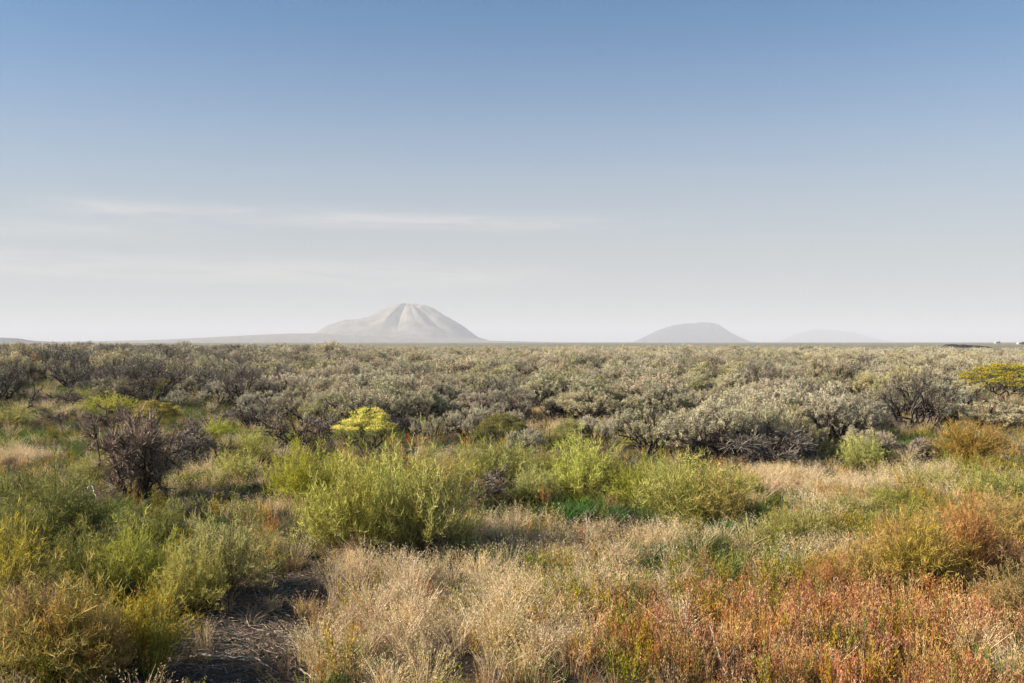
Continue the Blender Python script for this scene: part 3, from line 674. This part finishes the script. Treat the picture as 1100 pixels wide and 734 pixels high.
K('amber', 0, 1060, 575, 80, 40, 'yellow-brown bush behind the amber one at right')
K('rust', 2, 890, 660, 70, 50, 'rust coloured weedy bush left of the golden green one')
K('amber', 2, 110, 740, 80, 80, 'yellow-orange weed between the arching ones at the bottom left')
K('green', 0, 150, 478, 50, 22, 'low green bush behind the tall bare shrub')
K('lime', 2, 255, 520, 60, 34, 'yellow-green bush in mixed grass left of the rounded lime bush')

K('green', 3, 505, 528, 70, 44, 'green bush at the lower edge of the bare soil patch')
K('lime', 2, 575, 545, 60, 40, 'fresh green bush over the emerald grass')
K('green', 1, 600, 532, 60, 46, 'leafy green bush behind the fresh one by the emerald grass')
K('lime', 0, 715, 535, 60, 36, 'yellow-green bush at the foot of the rounded silvery sagebrush')
K('green', 0, 800, 540, 50, 36, 'green bush at the left tip of the blond grass strip')
K('green', 2, 365, 525, 60, 34, 'low green bush below the yellow-topped shrub')
K('amber', 3, 485, 535, 60, 46, 'straw-amber bush beside the amber tinged one')
K('arch', 1, 290, 540, 50, 34, 'thin arching green weed left of the rounded lime bush')
K('amber', 1, 15, 742, 90, 100, 'orange-yellow weed cut by the bottom left corner')
K('amber', 0, 70, 746, 110, 100, 'yellow-orange weed just right of the corner one at bottom left')

def RB(i, px, py, wp, hp, label, **kw):
    key = ('rb', i, tuple(sorted(kw.items())))
    if key not in K_MESH:
        a, b, c = rabbitbrush(300 + i, **kw)
        K_MESH[key] = [('branches', a.mesh('branches', M_WOOD)), ('foliage', b.mesh('foliage', M_GREEN)), ('flowers', c.mesh('flowers', M_GREEN))]
    return put('rabbitbrush', K_MESH[key], px, py, wp, hp, label, 'bush', 'yellow rabbitbrush', (1.25, 1.0))
RB(0, 396, 497, 66, 58, 'yellow-topped shrub on bare twisted stems, left of the bare soil patch', bare=1.0, heads=150, flower=(.85, .74, .12), col=(.36, .36, .09))
RB(1, 1080, 432, 88, 42, 'large golden flowered shrub above the sagebrush at the right edge', flower=(.56, .48, .13), col=(.24, .24, .13), heads=190)
RB(2, 168, 464, 54, 34, 'golden rust flowered shrub behind the bare dark shrub', flower=(.50, .36, .06))
RB(3, 172, 430, 36, 22, 'olive gold shrub in the dark sagebrush on the left', flower=(.33, .28, .04))
RB(2, 540, 482, 60, 38, 'dull yellow shrub at the edge of the sagebrush right of the bare soil', flower=(.33, .30, .08))
RB(3, 672, 486, 34, 16, 'tiny bright yellow flowered shrub at the foot of the centre sagebrush', flower=(.6, .55, .05))
RB(0, 615, 484, 44, 34, 'pale gold shrub behind the dense centre bush', flower=(.40, .33, .12))
RB(1, 972, 446, 30, 20, 'little yellow shrub left of the large golden one', flower=(.48, .42, .05))
RB(2, 260, 432, 44, 22, 'yellowish shrub among pale sagebrush left of the middle', flower=(.30, .28, .07))

D_MESH = {}
def DS(i, px, py, wp, hp, label, name='dead_shrub', **kw):
    key = (i, tuple(sorted(kw.items())))
    if key not in D_MESH:
        a, b = dead_shrub(500 + i, **kw); D_MESH[key] = [('branches', a.mesh('branches', M_WOOD)), ('twigs', b.mesh('twigs', M_WOOD))]
    return put(name, D_MESH[key], px, py, wp, hp, label, 'dead shrub', 'leafless shrubs', (1.5, 1.3))
DS(0, 146, 541, 104, 122, 'tall bare dark shrub alone in the grass at left, the largest leafless one', nst=15, fine=38)
DS(1, 205, 508, 74, 58, 'grey leafless shrub just right of the largest bare shrub', twig=(.2, .17, .14), fine=36)
DS(2, 212, 492, 60, 40, 'leafless shrub behind the grey one beside the largest bare shrub', nst=9)
DS(3, 310, 492, 80, 58, 'bare twisted shrub left of the yellow-topped shrub', fine=12, twig=(.2, .17, .14))
DS(4, 345, 480, 60, 46, 'thin grey bare shrub behind the yellow-topped shrub', fine=16, twig=(.24, .21, .18))
DS(5, 420, 500, 56, 30, 'low crooked bare branches right of the yellow-topped shrub', fine=8, twig=(.25, .22, .19))
DS(6, 255, 545, 80, 30, 'low spread of dark dead twigs in the grass left of the lime bushes', fine=30)
DS(7, 155, 575, 60, 36, 'dead dark twigs below the tall bare shrub', fine=20)
DS(4, 520, 548, 80, 46, 'grey dead twigs right of the amber tinged weed', fine=40, twig=(.2, .165, .14))
DS(6, 640, 498, 60, 32, 'dark dead brush behind the dense centre bush', fine=30, twig=(.17, .14, .12))
DS(5, 800, 503, 130, 62, 'grey leafless brush leaning out of the biggest sagebrush', nst=12, fine=50, twig=(.22, .185, .16))
DS(1, 875, 610, 50, 34, 'grey dead twigs beside the fresh green bush on the right', fine=50, twig=(.20, .18, .16), H=.9)
DS(2, 985, 498, 56, 34, 'greyish dead brush left of the orange and green bush', fine=60, twig=(.26, .22, .18))
DS(3, 1080, 508, 60, 26, 'brown-grey dead brush below the rusty tip on the right', fine=60, twig=(.22, .18, .15))
DS(0, 20, 430, 60, 18, 'dark bare branches sprawling at the left edge', fine=12)
DS(7, 60, 455, 50, 20, 'crooked black branches below the dark sagebrush on the left', fine=8)
DS(5, 430, 470, 60, 34, 'dark bare shrub behind the bare soil patch', fine=26)
DS(6, 90, 470, 30, 24, 'small grey dead shrub in the green grass at left', fine=20, twig=(.25, .2, .17))
DS(4, 15, 535, 40, 22, 'bare crooked twigs at the left edge of the pale grass strip', fine=16)
DS(7, 200, 560, 50, 34, 'grey dead twigs right of the dusky green bush', fine=24, twig=(.2, .17, .14))
DS(1, 500, 512, 50, 24, 'thin dead brush left of the yellowish green bush', fine=24, twig=(.24, .2, .17))
DS(2, 1035, 655, 44, 20, 'low dead twigs in the rusty weeds at right', fine=30, twig=(.2, .16, .13))

DS(3, 70, 440, 60, 26, 'grey bare shrub among greens under the dark sagebrush wall', fine=26, twig=(.2, .16, .14))
DS(6, 120, 462, 60, 30, 'dark tangled dead shrub behind the tall bare one', fine=34)
DS(2, 225, 470, 60, 34, 'dark woody dead shrub right of the golden rust shrub', fine=34)
DS(1, 270, 462, 60, 36, 'grey dead brush left of the twisted bare shrubs', fine=30, twig=(.24, .2, .18))
DS(0, 385, 478, 44, 30, 'bare grey stems tangled behind the yellow-topped shrub', fine=20, twig=(.26, .23, .2))
DS(4, 590, 505, 60, 34, 'bare grey brush above the small squeezed green bush', fine=36, twig=(.25, .21, .18))
DS(7, 700, 520, 56, 26, 'thin dead brush in the green belt below the rounded silvery sagebrush', fine=30, twig=(.24, .2, .17))

# ------------------------------------------------------------------ sagebrush meshes and placement
SAGE_COLS = [(0.47, 0.42, 0.275), (0.44, 0.40, 0.27), (0.51, 0.445, 0.29), (0.42, 0.385, 0.255), (0.49, 0.415, 0.29), (0.45, 0.41, 0.235)]
NEAR = []
for i in range(7):
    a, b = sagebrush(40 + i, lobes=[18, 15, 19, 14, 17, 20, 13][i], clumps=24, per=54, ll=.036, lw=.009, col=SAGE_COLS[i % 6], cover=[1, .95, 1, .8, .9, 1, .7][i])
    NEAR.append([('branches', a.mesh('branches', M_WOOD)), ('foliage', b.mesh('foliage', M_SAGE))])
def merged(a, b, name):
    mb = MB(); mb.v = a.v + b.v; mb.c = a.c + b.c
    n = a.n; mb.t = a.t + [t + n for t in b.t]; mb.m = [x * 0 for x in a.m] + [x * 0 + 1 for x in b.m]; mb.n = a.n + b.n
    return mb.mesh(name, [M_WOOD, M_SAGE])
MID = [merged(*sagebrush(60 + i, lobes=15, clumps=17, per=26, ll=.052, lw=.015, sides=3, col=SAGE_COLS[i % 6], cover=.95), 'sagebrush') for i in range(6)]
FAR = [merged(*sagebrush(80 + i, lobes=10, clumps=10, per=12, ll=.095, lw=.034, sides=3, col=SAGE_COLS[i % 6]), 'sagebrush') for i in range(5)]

WOODY = []; WOODY_MID = []  # half-bare bushes; backlight and vignette dimming are put into their darker leaf colour
for i in range(3):
    a, b = sagebrush(140 + i, lobes=12, clumps=34, per=34, col=(0.20, 0.175, 0.135), cover=.5); WOODY.append([('branches', a.mesh('branches', M_WOOD)), ('foliage', b.mesh('foliage', M_SAGE))])
    WOODY_MID.append(merged(*sagebrush(150 + i, lobes=11, clumps=26, per=12, ll=.065, lw=.019, sides=3, col=(0.18, 0.16, 0.12), cover=.5), 'sagebrush'))
def woody(x, y):
    a, b = pix(x, y); return rng.uniform() < np.interp(a, [0, 250, 420, 1100], [.75, .6, .10, .06])
def SG(i, px, py, wp, hp, label):
    return put('sagebrush', NEAR[i], px, py, wp, hp, label, 'sagebrush', 'sagebrush of the plain', (1.75, 1.12))
SG(2, 758, 500, 120, 72, 'biggest grey sagebrush, with dark open branches, behind the wide sprawling bush')
SG(0, 700, 492, 100, 62, 'rounded silvery sagebrush left of the biggest one')
SG(3, 815, 500, 90, 74, 'dark-stemmed sagebrush right of the biggest one')
SG(5, 600, 452, 96, 54, 'tall pale sagebrush with a dark hollow under it, behind the centre')
SG(1, 565, 492, 50, 34, 'pale sagebrush stub in front of the sagebrush edge at the centre')
SG(4, 640, 484, 50, 40, 'soft pale green sagebrush behind the dense centre bush')
SG(2, 905, 478, 100, 58, 'dusky sagebrush with dark underside behind the single bright green bush')
SG(6, 870, 498, 56, 44, 'thin grey sagebrush left of the single bright green bush')
SG(5, 965, 440, 90, 46, 'broad sagebrush with a black shadow below, left of the golden shrub')
SG(0, 1060, 464, 110, 34, 'wide grey-green sagebrush under the golden flowered shrub')
SG(1, 1010, 456, 56, 28, 'small round sagebrush left of the wide grey-green one')
SG(4, 935, 498, 60, 40, 'light grey sagebrush behind the single bright green bush')
SG(6, 460, 478, 44, 34, 'small brownish sagebrush at the right end of the bare soil')
SG(3, 505, 478, 60, 46, 'olive grey sagebrush right above the bare soil patch')
SG(0, 330, 460, 80, 48, 'silvery sagebrush behind the bare twisted shrub')
SG(2, 300, 440, 80, 40, 'dense pale sagebrush with dark base left of the middle')
SG(4, 985, 500, 40, 24, 'little grey sagebrush beside the orange and green bush')
SG(1, 282, 456, 70, 36, 'pale round sagebrush just left of the twisted bare shrubs')
SG(5, 352, 470, 70, 44, 'grey sagebrush between the twisted bare shrub and the yellow-topped shrub')
SG(6, 376, 455, 60, 36, 'woody sagebrush showing dark stems behind the yellow-topped shrub')
SG(3, 432, 466, 76, 44, 'tall silvery sagebrush behind the left end of the bare soil')
SG(2, 458, 458, 70, 40, 'shaggy sagebrush with a black gap under it behind the bare soil')
SG(0, 535, 474, 66, 40, 'straw-pale sagebrush right of the bare soil, behind the dull yellow shrub')
SG(4, 405, 446, 60, 32, 'small pale sagebrush above the right side of the yellow-topped shrub')
SG(6, 322, 446, 56, 30, 'open woody sagebrush above the twisted bare shrubs')
SG(1, 238, 440, 56, 30, 'buff sagebrush right of the golden rust shrub')
SG(5, 500, 452, 70, 34, 'wide buff sagebrush above and behind the bare soil')

pts = sage_points()
tk = np.array(TAKEN)
keep = np.ones(len(pts), bool)
for tx, ty, tr in tk:
    keep &= np.hypot(pts[:, 0] - tx, pts[:, 1] - ty) > (tr * .75 + .30)
pts = pts[keep]
px, py = pix(pts[:, 0], pts[:, 1])
inframe = (px > -25) & (px < 1125)
size = np.where(inframe, pts[:, 2] / pts[:, 1], 0)
order = np.argsort(-size)
n_ind = 300 - 27
ind = order[:n_ind]; rest = order[n_ind:]

LAND = [('the bare soil patch', 475, 484), ('the yellow-topped shrub', 396, 480), ('the biggest sagebrush', 760, 470), ('the golden shrub at right', 1080, 415), ('the golden rust shrub', 163, 450),
        ('the tall bare shrub', 150, 500), ('the dense centre bush', 628, 510), ('the lone bright green bush', 926, 490), ('the orange and green bush', 1040, 480), ('the tallest butte', 437, 400), ('the second butte', 748, 400), ('the faintest hill', 895, 400),
        ('the reddish bush at far left', 40, 400), ('the sagebrush with dark hollow', 600, 430), ('the twisted bare shrubs', 310, 470), ('the left edge', 0, 410), ('the gap between the buttes', 600, 400), ('the long slope', 230, 400)]
TONE = ['silvery', 'grey-green', 'buff grey', 'olive grey', 'brownish grey', 'dull green']
used = {}
QS = np.quantile(pts[ind][:, 2], [.15, .38, .65, .88])
def describe(i, k, sc, x_, y_, wd_, asp):
    a, b = pix(x_, y_); b -= 0.5 * FPX / y_
    best = sorted(LAND, key=lambda L: math.hypot(a - L[1], (b - L[2]) * 1.6))
    tall = ['low', 'small', 'middling', 'large', 'tall'][int(np.searchsorted(QS, sc))] + (' broad' if asp > 1.1 else ' upright' if asp < .93 else '')
    cond = ['full', 'loose', 'dense', 'thin', 'ragged', 'rounded', 'open'][k % 7]
    for L in best[:8]:
        dx = a - L[1]; dy = b - L[2]; far = math.hypot(dx, dy)
        q = 'just ' if far < 45 else '' if far < 110 else 'well '
        side = '' if abs(dx) < 14 else ('left' if dx < 0 else 'right')
        dep = 'behind' if dy < -7 else ('in front' if dy > 7 else 'level')
        if 'butte' in L[0] or 'hill' in L[0] or 'slope' in L[0] or 'gap' in L[0]:
            row = 'far' if y_ > 44 else 'middle' if y_ > 33 else 'near'
            where = 'in the %s rows %s %s' % (row, ('below' if not side else side + ' of'), L[0])
        elif not side: where = '%s%s %s' % (q, {'behind': 'behind', 'in front': 'in front of', 'level': 'beside'}[dep], L[0])
        elif dep == 'level': where = '%s%s of %s' % (q, side, L[0])
        elif dep == 'behind': where = '%sbehind, %s of %s' % (q, side, L[0])
        else: where = '%sbefore, %s of %s' % (q, side, L[0])
        lab = '%s %s sagebrush %s' % (tall, 'half-bare brown' if wd_ else cond + ' ' + TONE[k % 6], where)
        if lab not in used: break
    if len(lab.split()) > 16: lab = lab.replace('well ', '').replace('just ', '')
    if len(lab.split()) > 16: lab = ' '.join(lab.split()[1:])
    used[lab] = used.get(lab, 0) + 1
    return lab
for j, i in enumerate(ind):
    x_, y_, sc = pts[i]; k = int(rng.integers(0, 7))
    wd_ = woody(x_, y_)
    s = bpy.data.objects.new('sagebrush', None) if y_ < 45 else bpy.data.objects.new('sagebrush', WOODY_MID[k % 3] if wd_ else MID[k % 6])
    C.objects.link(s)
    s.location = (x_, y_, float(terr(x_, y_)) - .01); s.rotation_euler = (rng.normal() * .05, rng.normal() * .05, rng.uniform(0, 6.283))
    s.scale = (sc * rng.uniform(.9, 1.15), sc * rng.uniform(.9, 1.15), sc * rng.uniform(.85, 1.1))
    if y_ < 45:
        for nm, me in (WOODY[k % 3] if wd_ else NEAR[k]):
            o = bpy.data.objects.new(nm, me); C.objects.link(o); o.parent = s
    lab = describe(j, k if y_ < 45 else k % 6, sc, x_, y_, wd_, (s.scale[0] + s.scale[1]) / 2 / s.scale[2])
    tag(s, lab, 'sagebrush', 'sagebrush of the plain')
sx, sy, ss = pts[rest].T
lod = np.where(sy < 110, rng.integers(0, 6, len(sx)), 6 + rng.integers(0, 5, len(sx)))
spx = pix(sx, sy)[0]; isw = rng.uniform(size=len(sx)) < np.interp(spx, [0, 250, 420, 1100], [.7, .55, .08, .05])
lod = np.where(isw, 11 + rng.integers(0, 3, len(sx)), lod)
scatter('sagebrush_scrub', 'grey-green sagebrush scrub covering the plain out to the horizon', 'scrub', MID + FAR + WOODY_MID, sx, sy, ss, lod, .05)

# ------------------------------------------------------------------ grasses and weeds
def meshes(lst, mat, nm): return [m_.mesh(nm, mat) for m_ in lst]
dry = meshes([grass_tuft(700 + i, n=[70, 55, 60, 80][i % 4], h=[.34, .28, .40, .24][i % 4], wd=.0038, col=[(0.64, 0.48, 0.27), (0.52, 0.38, 0.21), (0.72, 0.56, 0.34), (0.42, 0.31, 0.17)][i % 4], head=[.6, .35, .8, .2][i % 4]) for i in range(6)], M_GRASS, 'dry_grass')
grn = meshes([grass_tuft(720 + i, n=75, h=[.26, .20, .30][i], col=[(0.075, 0.15, 0.035), (0.13, 0.17, 0.05), (0.20, 0.22, 0.06)][i], lean=.5, wd=.006) for i in range(3)] + [forb(730 + i, col=[(0.07, 0.13, 0.035), (0.12, 0.16, 0.05)][i]) for i in range(2)], M_GRASS, 'green_grass')
eme = meshes([grass_tuft(740 + i, n=90, h=.22, col=(0.085, 0.165, 0.05), lean=.55, wd=.007) for i in range(2)], M_GRASS, 'green_grass')
red = meshes([weed(750 + i, n=16, h=[.34, .40, .30, .38][i % 4], leafn=30, ll=.024, lw=.0058, cols=[((.56, .265, .135), (.62, .36, .16)), ((.52, .225, .125), (.58, .33, .15)), ((.64, .41, .18), (.56, .28, .13)), ((.60, .43, .18), (.62, .34, .15))][i % 4]) for i in range(8)], M_GRASS, 'red_weeds')
gld = meshes([weed(770 + i, n=10, h=[.42, .36, .46][i % 3], cols=[((.44, .30, .07), (.36, .28, .06)), ((.50, .28, .075), (.30, .26, .06)), ((.34, .30, .07), (.26, .26, .06))][i % 3], green=(.13, .145, .035)) for i in range(6)], M_GRASS, 'golden_weeds')
lit = meshes([litter(790 + i) for i in range(3)], M_WOOD, 'twig_litter')
gry = meshes([grass_tuft(795 + i, n=45, h=.24, col=(0.20, 0.155, 0.11), lean=.8, wd=.005) for i in range(3)], M_GRASS, 'grey_litter')

x1, y1 = sample(62, 4.6, 24, DRY, base=.05, nth=.37, seed=1, thin=lambda a, b, c, d: bare(a, b, c, d) * (1 - .5 * blobs(a, b, RED)))
x2, y2 = sample(14, 24, 60, DRY + [(780, 450, 430, 60, .13)], base=.05, nth=.2, seed=1, thin=bare)
x3, y3 = sample(1.2, 60, 150, [], base=.5, nth=.25, seed=4, side=.6)
x = np.concatenate([x1, x2, x3]); y = np.concatenate([y1, y2, y3]); far = np.concatenate([np.zeros(len(x1)), np.ones(len(x2)) * .25, np.ones(len(x3)) * .9])
scatter('dry_grass', 'blond dry bunchgrass and cheatgrass between the shrubs', 'grass', dry, x, y, rng.uniform(.65, 1.2, len(x)) * (1 + far), rng.integers(0, 6, len(x)), .12)

x1, y1 = sample(50, 4.6, 26, GRN, base=.15, nth=.30, seed=20, thin=bare)
x2, y2 = sample(18, 26, 75, GRN, base=.07, nth=.2, seed=20, thin=bare)
x = np.concatenate([x1, x2]); y = np.concatenate([y1, y2])
EM = [(620, 552, 56, 12, 1), (565, 565, 34, 14, 1), (800, 562, 40, 18, 1), (360, 640, 30, 12, .6), (420, 545, 50, 14, .5)]
pe = blobs(*pix(x, y), EM); isem = rng.uniform(size=len(x)) < pe
idx = np.where(isem, 5 + rng.integers(0, 2, len(x)), rng.integers(0, 5, len(x)))
scatter('green_grass', 'fresh green grass and low herbs in patches', 'grass', grn + eme, x, y, rng.uniform(.7, 1.3, len(x)), idx, .1)

x, y = sample(100, 4.6, 24, RED, base=.012, nth=.27, seed=40, thin=bare)
scatter('red_weeds', 'short rusty red weeds spreading over the lower right', 'weeds', red, x, y, rng.uniform(.6, 1.15, len(x)), rng.integers(0, 8, len(x)), .1)
x, y = sample(46, 4.6, 30, GLD, base=.07, nth=.2, seed=50, thin=bare)
scatter('golden_weeds', 'gold and olive stemmed weeds among the grass', 'weeds', gld, x, y, rng.uniform(.6, 1.15, len(x)), rng.integers(0, 6, len(x)), .12)
x, y = sample(9, 4.6, 40, [], base=.8, nth=.1, seed=60)
scatter('twig_litter', 'broken twigs lying on the soil', 'litter', lit, x, y, rng.uniform(.6, 1.3, len(x)), rng.integers(0, 3, len(x)), .03)
x, y = sample(60, 4.6, 16, BARE, base=0.0, nth=.05, seed=61)
x2, y2 = x + 0, y + 0
scatter('leaf_litter', 'straw bits and dead leaves strewn over the bare dark soil', 'litter', lit, x, y, rng.uniform(.35, .9, len(x)), rng.integers(0, 3, len(x)), .03)
def stone(seed):
    rg = np.random.default_rng(seed); mb = MB()
    for q in range(5):
        u = np.array([[1, 0, 0], [0, 1, 0], [-1, 0, 0], [0, -1, 0], [0, 0, 1], [0, 0, -1], [.7, .7, .3], [-.6, .7, .2]], float)[:6] * rg.uniform(.7, 1.2, (6, 3)) * rg.uniform(.006, .022) * [1, 1, .6] + [*rg.uniform(-.2, .2, 2), .004]
        mb.add(u, np.array([.24, .20, .165]) * rg.uniform(.6, 1.4), [(0, 1, 4), (1, 2, 4), (2, 3, 4), (3, 0, 4), (1, 0, 5), (2, 1, 5), (3, 2, 5), (0, 3, 5)])
    return mb
x, y = sample(14, 4.6, 26, BARE, base=.25, nth=.1, seed=62)
scatter('gravel', 'small pale pebbles and clods on the soil', 'gravel', meshes([stone(q) for q in range(3)], M_WOOD, 'gravel'), x, y, rng.uniform(.6, 1.5, len(x)), rng.integers(0, 3, len(x)), .1)
x, y = sample(18, 4.6, 60, [], base=.4, nth=.15, seed=66, thin=lambda a, b, c, d: 1 - .6 * blobs(a, b, BARE))
scatter('dead_grass', 'flattened grey-brown dead grass between the plants', 'grass', gry, x, y, rng.uniform(.6, 1.3, len(x)), rng.integers(0, 3, len(x)), .15)

# ------------------------------------------------------------------ fallen sticks and the stump
def stick(name, label, cat, paths, col, group=None):
    rg = np.random.default_rng(len(label)); mb = MB(); x0, y0 = at(*paths[0][0][0][:2]); z0 = float(terr(x0, y0))
    for pth, r in paths:
        P = []
        for q in pth:
            xx, yy = at(q[0], q[1]); P.append((xx - x0, yy - y0, float(terr(xx, yy)) - z0 + q[2] + r))
        P = np.array(P); tt = np.linspace(0, len(P) - 1, len(P) * 4); P = np.stack([np.interp(tt, np.arange(len(P)), P[:, c]) for c in range(3)], 1) + rg.normal(size=(len(tt), 3)) * r * .5
        tube(mb, P, np.linspace(r, r * .4, len(P)), col, 6)
    o = bpy.data.objects.new(name, mb.mesh(name, M_WOOD, True)); C.objects.link(o); o.location = (x0, y0, z0); tag(o, label, cat, group); return o
stick('fallen_branch', 'long thin pale stick lying on dark soil at the lower left', 'branch', [([(212, 708, .04), (240, 709, .03), (272, 710, .03), (299, 722, .0)], .011)], (.40, .35, .28))
stick('fallen_branch', 'short pale stick leaning in grass below the long one', 'branch', [([(322, 722, .03), (340, 736, .02)], .008)], (.42, .35, .25))
stick('fallen_branch', 'forked dark twig poking out of blond grass near the bottom middle', 'branch', [([(552, 700, .05), (535, 690, .15), (512, 680, .30)], .009), ([(535, 690, .15), (500, 690, .24)], .006), ([(545, 696, .1), (552, 682, .25)], .005)], (.09, .065, .055))
stick('fallen_branch', 'pale branching dead stem in the red weeds at the bottom', 'branch', [([(784, 745, .0), (775, 735, .16), (762, 715, .28)], .008), ([(784, 745, .0), (790, 725, .22)], .006), ([(778, 738, .12), (800, 715, .25)], .006), ([(772, 730, .18), (776, 708, .3)], .005)], (.40, .35, .29))
stick('fallen_branch', 'crossed pale twigs in front of the golden green bush', 'branch', [([(862, 735, .0), (872, 718, .12), (880, 708, .25)], .007), ([(858, 718, .1), (872, 722, .1)], .005), ([(868, 726, .06), (852, 705, .22)], .005)], (.38, .33, .27))
stick('fallen_branch', 'white broken branch under the dark twigs at left', 'branch', [([(88, 538, .05), (98, 536, .22), (108, 534, .20)], .016), ([(98, 536, .2), (104, 545, .1)], .011)], (.45, .42, .39))
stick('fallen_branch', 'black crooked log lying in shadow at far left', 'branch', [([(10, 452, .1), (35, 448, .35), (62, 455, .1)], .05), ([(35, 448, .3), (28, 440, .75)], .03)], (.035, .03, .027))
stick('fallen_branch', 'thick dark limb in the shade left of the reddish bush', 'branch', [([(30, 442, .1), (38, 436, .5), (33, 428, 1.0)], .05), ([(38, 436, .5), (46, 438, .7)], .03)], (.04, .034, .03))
stick('tree_stump', 'short black burnt stump at the foot of the lime bush', 'stump', [([(393, 618, -.03), (394, 618, .13), (392, 618, .26)], .03), ([(394, 618, .10), (398, 619, .21)], .016)], (.02, .017, .015))

# ------------------------------------------------------------------ far right: rock ledge and farm buildings
def outcrop():
    x0, y0 = at(1040, 373.6); rg = np.random.default_rng(5); mb = MB()
    n = 60; u = np.linspace(-11, 12, n); top = np.interp(u, [-11, -10.4, -4, 2, 8, 12], [0, 1.5, 1.6, 1.25, .7, 0]) * (1 + .12 * rg.normal(size=n))
    V = []
    for k, (dy, f) in enumerate([(-1.4, 0), (-1.1, .6), (-.5, 1), (1.5, .95), (3.5, 0)]):
        V.append(np.stack([u, np.full(n, dy) + rg.normal(size=n) * .15, top * f - .1], 1))
    V = np.array(V); i = np.arange(4)[:, None] * n; j = np.arange(n - 1)[None]; a = (i + j).ravel()
    mb.add(V.reshape(-1, 3), (.05, .045, .045), np.concatenate([np.stack([a, a + 1, a + n], 1), np.stack([a + 1, a + n + 1, a + n], 1)]))
    o = bpy.data.objects.new('rock_outcrop', mb.mesh('rock_outcrop', M_WOOD)); C.objects.link(o); o.location = (x0, y0, float(terr(x0, y0))); o.scale = (1, 1, .95)
    tag(o, 'long low dark rock ledge on the plain at far right', 'rock')
outcrop()
def flat_mat(name, c, ro=.8):
    m = bpy.data.materials.new(name); m.use_nodes = True; t = m.node_tree; b = t.nodes['Principled BSDF']; b.inputs['Roughness'].default_value = ro
    n = N(t, 'ShaderNodeTexNoise'); n.inputs['Scale'].default_value = 3; r = N(t, 'ShaderNodeValToRGB'); t.links.new(n.outputs[0], r.inputs[0])
    r.color_ramp.elements[0].color = (*[v * .8 for v in c], 1); r.color_ramp.elements[1].color = (*c, 1); t.links.new(r.outputs[0], b.inputs['Base Color']); return m
M_WHITE = flat_mat('white_siding', (.42, .40, .38)); M_ROOF = flat_mat('metal_roof', (.36, .34, .33), .7); M_DARKWIN = flat_mat('window_glass', (.06, .07, .08), .2)
def box(mb, x0, x1, y0, y1, z0, z1):
    v = [(x0, y0, z0), (x1, y0, z0), (x1, y1, z0), (x0, y1, z0), (x0, y0, z1), (x1, y0, z1), (x1, y1, z1), (x0, y1, z1)]
    mb.add(v, (.5, .5, .5), [(0, 2, 1), (0, 3, 2), (4, 5, 6), (4, 6, 7), (0, 1, 5), (0, 5, 4), (1, 2, 6), (1, 6, 5), (2, 3, 7), (2, 7, 6), (3, 0, 4), (3, 4, 7)])
def farm(px, D, L, W, Hh, label):
    x = (px - 550) / FPX * D; e = bpy.data.objects.new('farm_building', None); C.objects.link(e); e.location = (x, D, float(terr(x, D))); tag(e, label, 'building', 'farm buildings far out on the plain')
    a = MB(); box(a, -L / 2, L / 2, -W / 2, W / 2, -.5, Hh)
    a.add([(-L / 2, -W / 2, Hh), (-L / 2, W / 2, Hh), (-L / 2, 0, Hh * 1.45), (L / 2, -W / 2, Hh), (L / 2, W / 2, Hh), (L / 2, 0, Hh * 1.45)], (.5, .5, .5), [(0, 2, 1), (3, 4, 5)])
    o = bpy.data.objects.new('wall', a.mesh('wall', M_WHITE)); C.objects.link(o); o.parent = e
    r = MB(); o_ = .5
    for s in (-1, 1):
        y0 = s * (W / 2 + o_); zt = Hh * 1.45 + .05; zb = Hh - .45 * Hh * o_ / (W / 2) + .05
        P = [(-L / 2 - o_, y0, zb), (L / 2 + o_, y0, zb), (L / 2 + o_, 0, zt), (-L / 2 - o_, 0, zt)]; P2 = [(p[0], p[1], p[2] + .15) for p in P]
        r.add(P + P2, (.5, .5, .5), [(0, 1, 2), (0, 2, 3), (4, 6, 5), (4, 7, 6), (0, 4, 5), (0, 5, 1), (0, 3, 7), (0, 7, 4), (1, 5, 6), (1, 6, 2)])
    q = bpy.data.objects.new('roof', r.mesh('roof', M_ROOF)); C.objects.link(q); q.parent = e
    for k in (-.3, .3):
        m = MB(); box(m, k * L - .6, k * L + .6, -W / 2 - .06, -W / 2 + .05, Hh * .35, Hh * .75); q = bpy.data.objects.new('window', m.mesh('window', M_DARKWIN)); C.objects.link(q); q.parent = e
    m = MB(); box(m, -.9, .9, -W / 2 - .08, -W / 2 + .05, 0, Hh * .8); q = bpy.data.objects.new('door', m.mesh('door', M_ROOF)); C.objects.link(q); q.parent = e
farm(1071, 1700, 8, 6, 2.4, 'tiny white building on the horizon right of the dark ledge')
farm(1096, 1100, 7, 5, 1.8, 'low white building at the right edge below the horizon')
